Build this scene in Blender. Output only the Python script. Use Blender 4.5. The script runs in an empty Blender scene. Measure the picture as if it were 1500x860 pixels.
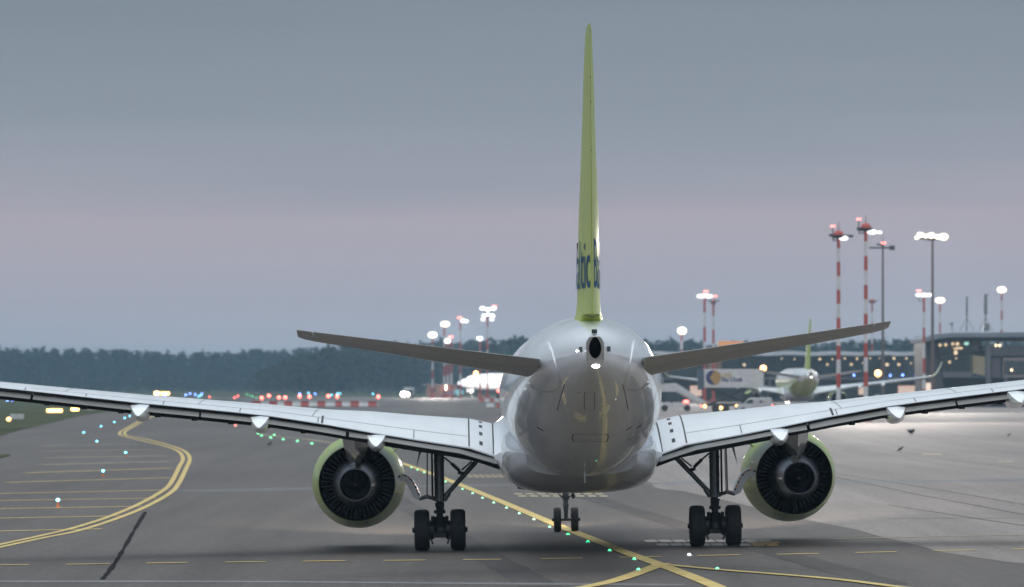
import bpy, math, random
import numpy as np
from mathutils import Vector, Matrix, Euler
from mathutils.bvhtree import BVHTree
random.seed(7)
sc = bpy.context.scene
COL = sc.collection
R = math.radians

# ---------------------------------------------------------------- camera
F = 8100.0                      # focal length in photograph pixels (1500 wide)
CAM_Z, HZ, CX = 4.0, 563.0, 750.0
cd = bpy.data.cameras.new('camera'); cam = bpy.data.objects.new('camera', cd); COL.objects.link(cam)
cam.location = (0, 0, CAM_Z); cam.rotation_euler = (R(90), 0, 0)
cd.sensor_width = 36; cd.lens = F/1500*36; cd.shift_y = (HZ-430)/1500
cd.clip_start = 1; cd.clip_end = 40000
cd.dof.use_dof = True; cd.dof.focus_distance = 122; cd.dof.aperture_fstop = 2.6
sc.camera = cam
sc.render.resolution_x = 1024; sc.render.resolution_y = 587

# ---------------------------------------------------------------- world, sun, exposure
SUN_EL, SUN_AZ = 4.0, 205.0     # low behind the camera, above the cloud deck
w = bpy.data.worlds.new('World'); sc.world = w; w.use_nodes = True
nt = w.node_tree; nt.nodes.clear(); N = nt.nodes.new; L = nt.links.new
out = N('ShaderNodeOutputWorld'); bg = N('ShaderNodeBackground'); bg.inputs[1].default_value = 0.1
sky = N('ShaderNodeTexSky'); sky.sky_type = 'NISHITA'; sky.sun_disc = False
sky.sun_elevation = R(SUN_EL); sky.sun_rotation = R(SUN_AZ); sky.dust_density = 3
tc = N('ShaderNodeTexCoord'); sep = N('ShaderNodeSeparateXYZ'); L(tc.outputs['Generated'], sep.inputs[0])
# a stratus deck: colour by elevation, softly broken by stretched noise
mp = N('ShaderNodeMapping'); mp.inputs['Scale'].default_value = (5, 5, 60); L(tc.outputs['Generated'], mp.inputs[0])
no = N('ShaderNodeTexNoise'); no.inputs['Scale'].default_value = 1.3; no.inputs['Detail'].default_value = 6; L(mp.outputs[0], no.inputs['Vector'])
ms = N('ShaderNodeMath'); ms.operation = 'MULTIPLY_ADD'; ms.inputs[1].default_value = 0.018; ms.inputs[2].default_value = -0.009
L(no.outputs[0], ms.inputs[0])
tl = N('ShaderNodeMath'); tl.operation = 'MULTIPLY'; tl.inputs[1].default_value = -0.012; L(sep.outputs[0], tl.inputs[0])
ad = N('ShaderNodeMath'); ad.operation = 'ADD'; L(sep.outputs[2], ad.inputs[0]); L(ms.outputs[0], ad.inputs[1])
ad2 = N('ShaderNodeMath'); ad2.operation = 'ADD'; L(ad.outputs[0], ad2.inputs[0]); L(tl.outputs[0], ad2.inputs[1])
mx = N('ShaderNodeMath'); mx.operation = 'MAXIMUM'; mx.inputs[1].default_value = 0.0; L(ad2.outputs[0], mx.inputs[0])
pw = N('ShaderNodeMath'); pw.operation = 'POWER'; pw.inputs[1].default_value = 0.5; L(mx.outputs[0], pw.inputs[0])
rp = N('ShaderNodeValToRGB'); L(pw.outputs[0], rp.inputs[0])
def lin(c): return tuple(((x/255)/12.92 if x/255 <= .04045 else ((x/255+.055)/1.055)**2.4) for x in c)
stops = [(0.00, lin((192,190,198)), 1), (0.09, lin((184,181,190)), 1), (0.130, lin((174,172,183)), 1), (0.155, lin((178,171,181)), 1), (0.172, lin((177,169,179)), 1),
         (0.195, lin((161,162,173)), 1), (0.222, lin((147,154,166)), 1), (0.265, lin((131,142,152)), 1),
         (0.40, lin((134,148,163)), 1), (0.60, lin((180,195,214)), 1), (0.80, lin((240,250,255)), 1.15), (1.0, lin((245,252,255)), 1.5)]
cr = rp.color_ramp
while len(cr.elements) > 1: cr.elements.remove(cr.elements[-1])
cr.elements[0].position = 0; cr.elements[0].color = (*stops[0][1], 1)
for p, c, k in stops[1:]:
    e = cr.elements.new(p); e.color = (*[x*k for x in c], 1)
sc10 = N('ShaderNodeVectorMath'); sc10.operation = 'SCALE'; sc10.inputs[3].default_value = 10.0; L(rp.outputs[0], sc10.inputs[0])
mxc = N('ShaderNodeMix'); mxc.data_type = 'RGBA'; mxc.inputs[0].default_value = 0.97
L(sky.outputs[0], mxc.inputs[6]); L(sc10.outputs[0], mxc.inputs[7]); L(mxc.outputs[2], bg.inputs[0]); L(bg.outputs[0], out.inputs[0])

sd = bpy.data.lights.new('sun', 'SUN'); sd.energy = 0.55; sd.angle = R(35); sd.color = (1.0, .98, .96)
so = bpy.data.objects.new('sun', sd); COL.objects.link(so); so.location = (0, 0, 200)
so.rotation_euler = Vector((math.sin(R(SUN_AZ))*.22, math.cos(R(SUN_AZ))*.22, 1)).to_track_quat('Z', 'Y').to_euler()
vs = sc.view_settings; vs.view_transform = 'Standard'; vs.look = 'None'; vs.gamma = 1; vs.use_curve_mapping = False; vs.exposure = 0.0

# ---------------------------------------------------------------- helpers
def gz(x, y):
    """height of the airfield: a slight crossfall under the aircraft, a faint rise to the apron"""
    def ss(a, b, t):
        t = min(1, max(0, (t-a)/(b-a))); return t*t*(3-2*t)
    return 0.0152*(min(60, max(-60, x))-1.61)*(1-ss(170, 330, y)) + 0.5*ss(300, 600, y)
def G(u, v):
    """the point of the ground that the photograph shows at pixel u, v"""
    z = 0; y = 100
    for _ in range(40):
        y = (CAM_Z-z)*F/(v-HZ); z = gz((u-CX)*y/F, y)
    return Vector(((u-CX)*y/F, y, z))
def at(u, v, y): return Vector(((u-CX)*y/F, y, CAM_Z-(v-HZ)*y/F))

MATS = {}
def mat(name, col, rough=.5, metal=0, coat=0, emit=None, es=0, noise=0, nscale=3, bump=0, bscale=20, spec=.5, col2=None, crough=.05, stretch=(1,1,1), alpha=1):
    if name in MATS: return MATS[name]
    m = bpy.data.materials.new(name); m.use_nodes = True; MATS[name] = m
    t = m.node_tree; b = t.nodes['Principled BSDF']
    b.inputs['Base Color'].default_value = (*col, 1); b.inputs['Roughness'].default_value = rough
    b.inputs['Metallic'].default_value = metal; b.inputs['Coat Weight'].default_value = coat; b.inputs['Coat Roughness'].default_value = crough
    b.inputs['Specular IOR Level'].default_value = spec
    if emit: b.inputs['Emission Color'].default_value = (*emit, 1); b.inputs['Emission Strength'].default_value = es
    if noise or bump:
        tcn = t.nodes.new('ShaderNodeTexCoord'); mpn = t.nodes.new('ShaderNodeMapping'); mpn.inputs['Scale'].default_value = stretch
        t.links.new(tcn.outputs['Object'], mpn.inputs[0])
    if noise:
        n = t.nodes.new('ShaderNodeTexNoise'); n.inputs['Scale'].default_value = nscale; n.inputs['Detail'].default_value = 5; n.inputs['Roughness'].default_value = .6
        t.links.new(mpn.outputs[0], n.inputs['Vector'])
        r_ = t.nodes.new('ShaderNodeValToRGB'); r_.color_ramp.elements[0].position = .3; r_.color_ramp.elements[1].position = .7
        c2 = col2 or tuple(min(1, x*(1+noise)) for x in col)
        r_.color_ramp.elements[0].color = (*[x*(1-noise) for x in col], 1); r_.color_ramp.elements[1].color = (*c2, 1)
        t.links.new(n.outputs[0], r_.inputs[0]); t.links.new(r_.outputs[0], b.inputs['Base Color'])
        rr = t.nodes.new('ShaderNodeMapRange'); rr.inputs['To Min'].default_value = max(0, rough-.08); rr.inputs['To Max'].default_value = min(1, rough+.08)
        t.links.new(n.outputs[0], rr.inputs[0]); t.links.new(rr.outputs[0], b.inputs['Roughness'])
    if bump:
        n2 = t.nodes.new('ShaderNodeTexNoise'); n2.inputs['Scale'].default_value = bscale; n2.inputs['Detail'].default_value = 4
        t.links.new(mpn.outputs[0], n2.inputs['Vector'])
        bp = t.nodes.new('ShaderNodeBump'); bp.inputs['Strength'].default_value = bump; bp.inputs['Distance'].default_value = .02
        t.links.new(n2.outputs[0], bp.inputs['Height']); t.links.new(bp.outputs[0], b.inputs['Normal'])
    return m

def tag(o, label=None, cat=None, group=None, kind=None):
    if label: o['label'] = label
    if cat: o['category'] = cat
    if group: o['group'] = group
    if kind: o['kind'] = kind
    return o
def thing(name, label, cat, loc=(0,0,0), rz=0, group=None):
    o = bpy.data.objects.new(name, None); COL.objects.link(o); o.location = loc; o.rotation_euler = (0,0,rz)
    o.empty_display_size = .3
    return tag(o, label, cat, group)
def kids(o): return [c for c in KIDS.get(o.name, [])]
KIDS = {}
def link(o, parent=None):
    COL.objects.link(o)
    if parent: o.parent = parent; KIDS.setdefault(parent.name, []).append(o)
    return o
def copy_tree(o, parent=None, swap=None):
    c = o.copy(); link(c, parent)
    if swap and o.data is not None and getattr(o.data, 'materials', None):
        for i, sl in enumerate(c.material_slots):
            if sl.material and sl.material.name in swap:
                sl.link = 'OBJECT'; sl.material = MATS[swap[sl.material.name]]
    for ch in kids(o): copy_tree(ch, c, swap)
    return c

class MB:
    def __init__(s): s.v = []; s.f = []; s.mi = []; s.cur = 0
    def add(s, vs, fs):
        k = len(s.v); s.v += [tuple(p) for p in vs]; s.f += [tuple(i+k for i in f) for f in fs]; s.mi += [s.cur]*len(fs); return s
    def box(s, c, d, rot=None):
        x, y, z = d[0]/2, d[1]/2, d[2]/2
        P = [Vector(p) for p in ((-x,-y,-z),(x,-y,-z),(x,y,-z),(-x,y,-z),(-x,-y,z),(x,-y,z),(x,y,z),(-x,y,z))]
        if rot: M_ = Euler(rot).to_matrix(); P = [M_@p for p in P]
        return s.add([p+Vector(c) for p in P], [(0,3,2,1),(4,5,6,7),(0,1,5,4),(1,2,6,5),(2,3,7,6),(3,0,4,7)])
    def hexa(s, P):   # 8 corners, bottom four then top four
        return s.add(P, [(0,3,2,1),(4,5,6,7),(0,1,5,4),(1,2,6,5),(2,3,7,6),(3,0,4,7)])
    def tube(s, a, b, r0, r1=None, n=12, cap=True):
        a = Vector(a); b = Vector(b); r1 = r0 if r1 is None else r1; q = (b-a).to_track_quat('Z', 'Y')
        ring = lambda c, r: [c+q@Vector((r*math.cos(2*math.pi*i/n), r*math.sin(2*math.pi*i/n), 0)) for i in range(n)]
        return s.loft([ring(a, r0), ring(b, r1)], cap, cap)
    def loft(s, rings, c0=True, c1=True, closed=True):
        n = len(rings[0]); vs = [p for r in rings for p in r]; fs = []
        for k in range(len(rings)-1):
            for i in range(n if closed else n-1):
                j = (i+1) % n; fs.append((k*n+i, k*n+j, (k+1)*n+j, (k+1)*n+i))
        if c0: fs.append(tuple(range(n-1, -1, -1)))
        if c1: fs.append(tuple((len(rings)-1)*n+i for i in range(n)))
        return s.add(vs, fs)
    def lathe(s, prof, n=32, axis='y', c=(0,0,0), caps=(True, True)):
        c = Vector(c); rings = []
        for a, r in prof:
            rg = []
            for i in range(n):
                t = 2*math.pi*i/n
                p = {'y': (r*math.cos(t), a, r*math.sin(t)), 'z': (r*math.cos(t), r*math.sin(t), a), 'x': (a, r*math.cos(t), r*math.sin(t))}[axis]
                rg.append(c+Vector(p))
            rings.append(rg)
        return s.loft(rings, *caps)
    def ball(s, c, r, n=10, sc_=(1,1,1)):
        return s.lathe([(0,0)], n) if 0 else s.loft([[Vector(c)+Vector((sc_[0]*r*math.sin(p)*math.cos(2*math.pi*i/n), sc_[1]*r*math.sin(p)*math.sin(2*math.pi*i/n), sc_[2]*r*math.cos(p))) for i in range(n)] for p in [.05]+[math.pi*k/6 for k in range(1,6)]+[math.pi-.05]])
    def prism(s, poly, y0, y1):     # outline in x,z extruded along y
        return s.loft([[Vector((x, y0, z)) for x, z in poly], [Vector((x, y1, z)) for x, z in poly]])
    def build(s, name, m, parent=None, smooth=False, bevel=0, label=None, sharp=40):
        me = bpy.data.meshes.new(name); me.from_pydata(s.v, [], s.f)
        for mm in (m if isinstance(m, (list, tuple)) else [m]): me.materials.append(mm)
        if len(set(s.mi)) > 1: me.polygons.foreach_set('material_index', s.mi)
        me.update(); 
        import bmesh
        bm = bmesh.new(); bm.from_mesh(me); bmesh.ops.recalc_face_normals(bm, faces=bm.faces)
        bm.to_mesh(me); bm.free()
        if smooth:
            me.polygons.foreach_set('use_smooth', [True]*len(me.polygons))
            try: me.set_sharp_from_angle(angle=R(sharp))
            except Exception: pass
        o = bpy.data.objects.new(name, me); link(o, parent)
        if bevel:
            b = o.modifiers.new('bevel', 'BEVEL'); b.width = bevel; b.segments = 2; b.limit_method = 'ANGLE'; b.angle_limit = R(35)
        if label: o['label'] = label
        return o

# ---------------------------------------------------------------- materials
white = mat('white_paint', (.84,.865,.90), .30, coat=.7, noise=.03, nscale=1.2, crough=.015, stretch=(1,.4,1))
wingp = mat('wing_paint', (.66,.69,.72), .38, coat=.35, noise=.06, nscale=1.6, crough=.2, stretch=(1,.25,1))
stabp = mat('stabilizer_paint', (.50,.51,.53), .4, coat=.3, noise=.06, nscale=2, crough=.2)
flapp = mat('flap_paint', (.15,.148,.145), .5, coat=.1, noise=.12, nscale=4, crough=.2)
grey = mat('grey_paint', (.30,.305,.31), .42, coat=.2, noise=.12, nscale=4, crough=.2)
lime = mat('lime_paint', (.41,.49,.085), .42, coat=.12, noise=.06, nscale=2, spec=.4, crough=.2)
limec = mat('nacelle_lime_paint', (.33,.43,.07), .42, coat=.3, noise=.08, nscale=3, crough=.1, spec=.35)
fairp = mat('fairing_shade_grey', (.52,.53,.56), .32, coat=.8, noise=.06, nscale=1.5, crough=.04)  # greyer than the fuselage white, with belly shade put into the base colour
navy = mat('navy_lettering', (.03,.09,.20), .8, spec=.1)
black = mat('black_gap', (.012,.012,.013), .6)
dark = mat('dark_metal', (.05,.055,.06), .45, metal=.6, noise=.2, nscale=8)
steel = mat('gear_steel', (.16,.18,.19), .38, metal=.7, noise=.2, nscale=9)
chrome = mat('bright_steel', (.6,.6,.6), .18, metal=1)
titan = mat('titanium', (.42,.40,.36), .35, metal=.8, noise=.12, nscale=7)
rubber = mat('tyre_rubber', (.022,.022,.024), .75, noise=.3, nscale=12, bump=.3, bscale=60)
alum = mat('grey_alloy', (.3,.3,.31), .4, metal=.8)
orange = mat('orange_paint', (.75,.28,.03), .5)
redp = mat('red_paint', (.42,.07,.055), .55, noise=.2, nscale=2)
whitep = mat('white_enamel', (.60,.60,.60), .5, noise=.12, nscale=2)
glassd = mat('dark_glass', (.03,.045,.05), .08, spec=.8, coat=.5)
# ---------------------------------------------------------------- ground
def ground_mat(name, c1, c2, rough, patch, tint=None, spec=.1):
    m = bpy.data.materials.new(name); m.use_nodes = True; t = m.node_tree; b = t.nodes['Principled BSDF']
    tcn = t.nodes.new('ShaderNodeTexCoord')
    def nz(scale, st, det=5):
        mp_ = t.nodes.new('ShaderNodeMapping'); mp_.inputs['Scale'].default_value = st; t.links.new(tcn.outputs['Object'], mp_.inputs[0])
        n = t.nodes.new('ShaderNodeTexNoise'); n.inputs['Scale'].default_value = scale; n.inputs['Detail'].default_value = det; n.inputs['Roughness'].default_value = .65
        t.links.new(mp_.outputs[0], n.inputs['Vector']); return n
    big = nz(patch, (1, .3, 1)); fine = nz(6, (1, .4, 1)); lanes = nz(.6, (1, .02, 1), 3)
    r1 = t.nodes.new('ShaderNodeValToRGB'); r1.color_ramp.elements[0].position = .32; r1.color_ramp.elements[1].position = .68
    r1.color_ramp.elements[0].color = (*c1, 1); r1.color_ramp.elements[1].color = (*c2, 1); t.links.new(big.outputs[0], r1.inputs[0])
    def mul(prev, n, lo, hi):
        mr = t.nodes.new('ShaderNodeMapRange'); mr.inputs['From Min'].default_value = .3; mr.inputs['From Max'].default_value = .7
        mr.inputs['To Min'].default_value = lo; mr.inputs['To Max'].default_value = hi; t.links.new(n.outputs[0], mr.inputs[0])
        v = t.nodes.new('ShaderNodeVectorMath'); v.operation = 'SCALE'; t.links.new(prev, v.inputs[0]); t.links.new(mr.outputs[0], v.inputs[3]); return v.outputs[0]
    o = mul(r1.outputs[0], fine, .78, 1.22); o = mul(o, lanes, .86, 1.14)
    t.links.new(o, b.inputs['Base Color']); b.inputs['Roughness'].default_value = rough; b.inputs['Specular IOR Level'].default_value = spec
    bp = t.nodes.new('ShaderNodeBump'); bp.inputs['Strength'].default_value = .35; bp.inputs['Distance'].default_value = .03
    g = nz(30, (1,1,1), 3); t.links.new(g.outputs[0], bp.inputs['Height']); t.links.new(bp.outputs[0], b.inputs['Normal'])
    MATS[name] = m; return m
asph = ground_mat('asphalt', (.090,.080,.075), (.124,.111,.104), .62, .03)
conc = ground_mat('concrete', (.215,.190,.180), (.275,.245,.230), .65, .05)
grassm = ground_mat('grass_blades', (.035,.045,.018), (.07,.075,.035), .95, .06, spec=.1)
bandm = ground_mat('pale_band_surface', (.165,.168,.178), (.205,.21,.22), .6, .08)
tar = mat('tar_seal', (.016,.015,.016), .9, noise=.2, nscale=4, spec=.05)
faintb = ground_mat('faint_band', (.118,.115,.118), (.150,.147,.150), .6, .08)
yel = mat('yellow_marking', (.54,.41,.16), .7, noise=.26, nscale=2.2, spec=.2)
yel2 = mat('orange_yellow_marking', (.50,.30,.08), .6, noise=.2, nscale=3)
yelf = mat('faded_yellow_marking', (.36,.30,.19), .65, noise=.22, nscale=3)
whm = mat('worn_white_marking', (.40,.35,.32), .6, noise=.3, nscale=2.5)

def yrows(y0, y1):
    ys = [y0]; y = y0
    while y < y1:
        y += 4 if y < 620 else (60 if y < 3000 else 800); ys.append(min(y, y1))
    return ys
def sheet(name, m, y0, y1, xl, xr, dz, label=None):
    b = MB(); rows = []
    for y in yrows(y0, y1):
        a, c = xl(y), xr(y)
        xs = [a] + [x for x in [-12000,-3000,-600,-200]+list(range(-60, 61, 6))+[200,600,3000,12000] if a < x < c] + [c]
        rows.append([(x, y, gz(x, y)+dz) for x in xs])
    for r0, r1 in zip(rows, rows[1:]):
        # stitch rows with differing numbers of points
        k = len(b.v); b.v += r0+r1; n0, n1 = len(r0), len(r1); i = j = 0
        while i < n0-1 or j < n1-1:
            if j == n1-1 or (i < n0-1 and r0[i+1][0] <= r1[j+1][0]): b.f.append((k+i, k+i+1, k+n0+j)); i += 1
            else: b.f.append((k+i, k+n0+j+1, k+n0+j)); j += 1
            b.mi.append(0)
    o = b.build(name, m); o['kind'] = 'structure'; return o
def interp(pts):
    pts = sorted(pts); xs = [p[0] for p in pts]; vs_ = [p[1] for p in pts]
    return lambda t: float(np.interp(t, xs, vs_))
sheet('airfield_ground', asph, -300, 12000, lambda y: -12000, lambda y: 12000, 0)
cb = [(p.y, p.x) for p in (G(u, v) for u, v in ((1500,827),(1378,809),(1339,797),(1300,789),(1251,775),(1182,762),(1062,733),(998,719),(962,716),(930,690),(850,640),(760,600)))]
cb = sorted(cb); cb = [(60, cb[0][1]+ (cb[0][0]-60)*.32)] + cb + [(1500, cb[-1][1])]
cfun = interp(cb)
sheet('concrete_apron', conc, 60, 1500, cfun, lambda y: 500, .004)
gb = [(p.y, p.x) for p in (G(u, v) for u, v in ((0,639),(33,629),(77,619),(110,611),(143,605),(179,601),(205,596)))]
gb = sorted(gb); gf = interp([(gb[0][0]-120, gb[0][1]-26), *gb, (1300, gb[-1][1]-5)])
sheet('grass_field', grassm, gb[0][0]-110, 1300, lambda y: -900, gf, .030)
sheet('far_grass', grassm, 1560, 11000, lambda y: -2900, lambda y: 2900, .030)
tp = G(-4, 662)
def dome_patch(name, m, c, rx, ry, dz):
    b = MB(); pts = [(c.x, c.y, gz(c.x, c.y)+dz)] + [(c.x+rx*math.cos(t)*(1+.08*math.sin(5*t)), c.y+ry*math.sin(t), gz(c.x+rx*math.cos(t), c.y+ry*math.sin(t))+dz) for t in np.linspace(0, 2*math.pi, 33)[:-1]]
    b.add(pts, [(0, 1+i, 1+(i+1) % 32) for i in range(32)]); o = b.build(name, m); o['kind'] = 'structure'; return o
dome_patch('grass_patch', grassm, G(-22, 672), .62, 14, .034)

def strip(name, m, pts, wd, dz=.012, dash=None, parent=None, kind='structure', wob=0):
    """a painted line on the ground through world points"""
    P = []
    for a, b in zip(pts, pts[1:]):
        n = max(1, int((Vector(b)-Vector(a)).length/3)); P += [Vector(a).lerp(Vector(b), i/n) for i in range(n)]
    P.append(Vector(pts[-1])); m_ = MB()
    for a, b in zip(P, P[1:]): pass
    L_, R_ = [], []
    for i, p in enumerate(P):
        d = (P[min(i+1, len(P)-1)]-P[max(i-1, 0)]); d.z = 0; d.normalize(); nrm = Vector((-d.y, d.x, 0))
        w_ = wd*(1+random.uniform(-wob, wob))
        l = p+nrm*w_/2; r = p-nrm*w_/2
        L_.append((l.x, l.y, gz(l.x, l.y)+dz)); R_.append((r.x, r.y, gz(r.x, r.y)+dz))
    n = len(P); m_.add(L_+R_, [(i, i+1, n+i+1, n+i) for i in range(n-1)])
    o = m_.build(name, m, parent)
    if not parent: o['kind'] = kind
    return o
def smooth_px(px, n=6):
    """Catmull-Rom through ground points"""
    P = [G(*p) for p in px]; o = []
    for i in range(len(P)-1):
        p0, p1, p2, p3 = P[max(i-1,0)], P[i], P[i+1], P[min(i+2,len(P)-1)]
        for k in range(n):
            t = k/n; o.append(.5*((2*p1)+(p2-p0)*t+(2*p0-5*p1+4*p2-p3)*t*t+(-p0+3*p1-3*p2+p3)*t**3))
    return o+[P[-1]]
# double yellow edge line that bends through the left half
strip('edge_line', yel, smooth_px([(-60,811),(0,798),(60,785),(110,773),(160,757),(205,738),(240,718),(252,705),(262,685),(268,672),(262,662),(245,655),(205,645),(178,638),(176,633),(188,626),(215,611),(232,604)]), .21, .012)
strip('edge_line', yel, smooth_px([(-60,815),(0,802),(60,789),(114,778),(168,761),(215,742),(250,722),(262,708),(271,690),(278,672),(270,661),(250,653),(212,643),(186,638),(183,633),(194,626),(222,611),(240,604)]), .21, .012)
for u0, u1, v0, v1 in ((-30,150,779,775),(-30,178,760,756),(-30,208,746,742),(-30,230,734,730),(-30,246,724,718),(8,252,707,700),(38,252,693,686),(60,250,681,676),(66,245,671,668),(60,225,661,659),(60,205,653,651)):
    strip('hatch_line', yelf if v0 < 690 else yel, [G(u0, v0), G(u1, v1)], .62 if v0 > 690 else .85, .010)
# crossing dashed line in the foreground
for u0, u1, v0, v1 in ((-70,-20,829,829),(-20,43,828.4,827.6),(97,161,827.3,826.2),(214,275,825.5,824.6),(330,389,824,823.3),(444,506,822.6,822),(562,623,821.6,821),(678,734,820.4,819.8),(792,853,819,818),(908,968,817,815.8),(1022,1083,814.5,813.2),(1138,1199,812.5,811.3),(1253,1313,810,808.8),(1368,1427,807.3,806),(1483,1540,805,804)):
    strip('dashed_line', yel, [G(u0, v0), G(u1, v1)], .42, .012)
strip('guide_line', yelf, [G(1185,791), G(1300,788), G(1400,785.6), G(1530,784)], .3, .012)
strip('centre_line', yel, smooth_px([(590,679),(640,697),(700,721),(760,746),(812,768),(870,791),(920,811),(965,827),(1000,840),(1050,860),(1120,890)]), .34, .014)
strip('centre_line', yelf, smooth_px([(380,636),(410,640),(460,645),(530,658),(590,679)]), .3, .014)
strip('turn_line', yel, smooth_px([(972,826),(940,838),(905,850),(860,860),(800,868)]), .36, .017)
strip('turn_line', yel, smooth_px([(975,828),(1060,836),(1150,843),(1230,850),(1310,860),(1400,872)]), .27, .020)
strip('tar_joint', tar, smooth_px([(213,750),(196,778),(180,806),(165,830),(150,849)]), .11, .009, wob=.4)
def px_poly(name, m, pts, dz):
    P = [G(*p) for p in pts]; b = MB()
    b.add([(p.x, p.y, gz(p.x, p.y)+dz) for p in P], [tuple(range(len(P)))]); o = b.build(name, m); o['kind'] = 'structure'; return o
# paler bands that cross the taxiway
strip('pale_band', faintb, [G(262,720), G(450,716), G(700,711), G(960,707.5)], 5.5, .006)
strip('pale_band', bandm, [G(962,707.5), G(1230,706), G(1530,703)], 5.5, .006)
strip('pale_band', bandm, [G(-40,852), G(200,852), G(420,852.5), G(700,855), G(1000,857)], .8, .006)
# worn painted blocks on the taxiway
for k in range(9):
    u = 942+k*21; px_poly('surface_marking', whm, [(u,791.5),(u+17,791.2),(u+24,794.8),(u+6,795.2)], .011)
    u = 960+k*20; px_poly('surface_marking', whm if k < 7 else yel2, [(u,797),(u+17,796.6),(u+22,800),(u+5,800.6)], .011)
px_poly('surface_marking', yel2, [(1096,795),(1138,793.6),(1146,796),(1106,799.4)], .011)
for k in range(8):
    u = 752+k*17; px_poly('surface_marking', yelf, [(u,723),(u+12,723),(u+14,724.6),(u+2,724.8)], .011); px_poly('surface_marking', yelf, [(u+6,726),(u+18,726),(u+20,728),(u+8,728)], .011)
for k in range(7):
    u = 682+k*9; px_poly('surface_marking', yelf, [(u,695.8),(u+7,695.8),(u+9,697),(u+2,697)], .011); px_poly('surface_marking', yelf, [(u+3,698.2),(u+10,698),(u+12,699.4),(u+5,699.6)], .011)
px_poly('surface_marking', yelf, [(1350,664.5),(1378,664.5),(1380,666),(1352,666)], .011); px_poly('surface_marking', yelf, [(1460,675.5),(1484,675.5),(1486,677),(1462,677)], .011)
# joints between the concrete lanes
for pts in ([(1060,668),(1200,690),(1400,722),(1530,745)], [(1180,690),(1350,726),(1530,760)], [(1230,660),(1380,672),(1530,690)], [(1300,740),(1530,775)]):
    strip('slab_joint', tar, [G(*p) for p in pts], .05, .008)
for v0 in (640, 655, 675, 760): strip('slab_joint', tar, [G(1240 if v0 < 700 else 1300, v0), G(1530, v0-1)], .12, .008)

# rubber worn in along the wheel tracks
rubm = mat('rubber_worn_asphalt', (.080,.073,.071), .7, spec=.1, noise=.25, nscale=1.2, stretch=(1,.08,1))
for off in (-3.36, 3.36):
    C_ = smooth_px([(640,697),(700,721),(760,746),(812,768),(870,791),(920,811),(965,827),(1000,840),(1050,860)])
    strip('wheel_track', rubm, [Vector((q.x+off, q.y, q.z)) for q in C_], .8, .005, wob=.1)
# ---------------------------------------------------------------- the airliner
# own frame: x to starboard, y forward, origin on the ground between the main wheels
ROLL, YAW = R(-0.87), R(0.52)
A_LOC = Vector((1.61, 135, 0))
A_MAT = Matrix.Translation(A_LOC) @ Euler((0, ROLL, YAW)).to_matrix().to_4x4(); A_INV = A_MAT.inverted()
LBL = 'white twin jet with lime green fin seen from straight behind on the taxiway'
jet = thing('airliner', LBL, 'aeroplane', A_LOC); jet.rotation_euler = (0, ROLL, YAW)

TOP = interp([(-20.3,4.99),(-20,5.03),(-19,5.15),(-18,5.26),(-16,5.40),(-14,5.47),(-12,5.5),(11,5.5),(13,5.42),(15,5.15),(16,4.78),(16.8,4.35),(17.5,4.05),(18.1,3.75),(18.4,3.45),(18.5,3.2)])
BOT = interp([(-20.3,4.38),(-20,4.30),(-19,4.07),(-18,3.86),(-16,3.42),(-14,2.99),(-12,2.58),(-10,2.22),(-8.5,2.0),(-7,1.86),(-5.5,1.80),(11,1.8),(13,1.84),(15,2.0),(16.5,2.25),(17.5,2.55),(18.1,2.8),(18.4,3.0),(18.5,3.15)])
HW = interp([(-20.3,.185),(-20,.27),(-19.5,.42),(-19,.57),(-18,.82),(-17,1.03),(-16,1.20),(-14,1.47),(-12,1.65),(-10,1.75),(-8,1.8),(11,1.8),(13,1.74),(15,1.5),(16.5,1.12),(17.5,.75),(18.1,.42),(18.4,.2),(18.5,.05)])
def smth(f, y): return (f(y-.5)+2*f(y)+f(y+.5))/4 if -19 < y < 17 else f(y)
def fring(y, n=72, grow=0):
    t_, b_, h_ = smth(TOP, y), smth(BOT, y), smth(HW, y); zc = (t_+b_)/2; rz = (t_-b_)/2
    return [Vector(((h_+grow)*math.cos(2*math.pi*i/n), y, zc+(rz+grow)*math.sin(2*math.pi*i/n))) for i in range(n)]
b = MB(); ys = sorted(set([18.5,18.4,18.25,18.1,17.8,17.5,17.2,16.8,16.4,16,15.5,15,14,13,12,11,9,6,3,0,-3]+list(np.arange(-5,-20.0,-.5))+[-20,-20.15,-20.3]), reverse=True)
b.loft([fring(y) for y in ys], True, False)
fus = b.build('fuselage', white, jet, smooth=True)
FB = BVHTree.FromPolygons([tuple(v) for v in b.v], b.f)
# tail cone end and exhaust
b = MB(); n = 40; hexo = []
for i in range(n):
    a = 2*math.pi*i/n; c, s_ = math.cos(a), math.sin(a)
    hexo.append((.185*math.copysign(min(1, abs(c)*1.15), c), 4.685+.305*math.copysign(min(1, abs(s_)*1.15), s_)))
hole = [(.132*math.cos(2*math.pi*i/n)*(1-.18*max(0, math.sin(2*math.pi*i/n))), 4.76+.222*math.sin(2*math.pi*i/n)) for i in range(n)]
b.loft([[Vector((x, y, z)) for x, z in pr] for y, pr in ((-20.05,[(x*1.0, z) for x, z in hexo]), (-20.36, hexo), (-20.36, hole), (-20.2, [(x*.96, z) for x, z in hole]))], False, False)
tce = b.build('exhaust_surround', titan, fus, smooth=True, sharp=30)
b = MB(); b.loft([[Vector((x*.97, y, z)) for x, z in hole] for y in (-20.33, -19.2)], False, True); b.build('exhaust_pipe', black, fus, smooth=True)
b = MB(); b.box((0, -19.95, 5.10), (.11,.22,.09)); b.box((0,-20.07,5.10), (.06,.03,.05)); b.build('tail_beacon', dark, fus, bevel=.01)
tl_m = mat('tail_light_glow', (1,1,1), emit=(1,.97,.94), es=25)
b = MB(); b.ball((0.01, -20.36, 4.375), .055, 10, (1.5,.6,.7)); b.build('tail_light', tl_m, fus, smooth=True)
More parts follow.
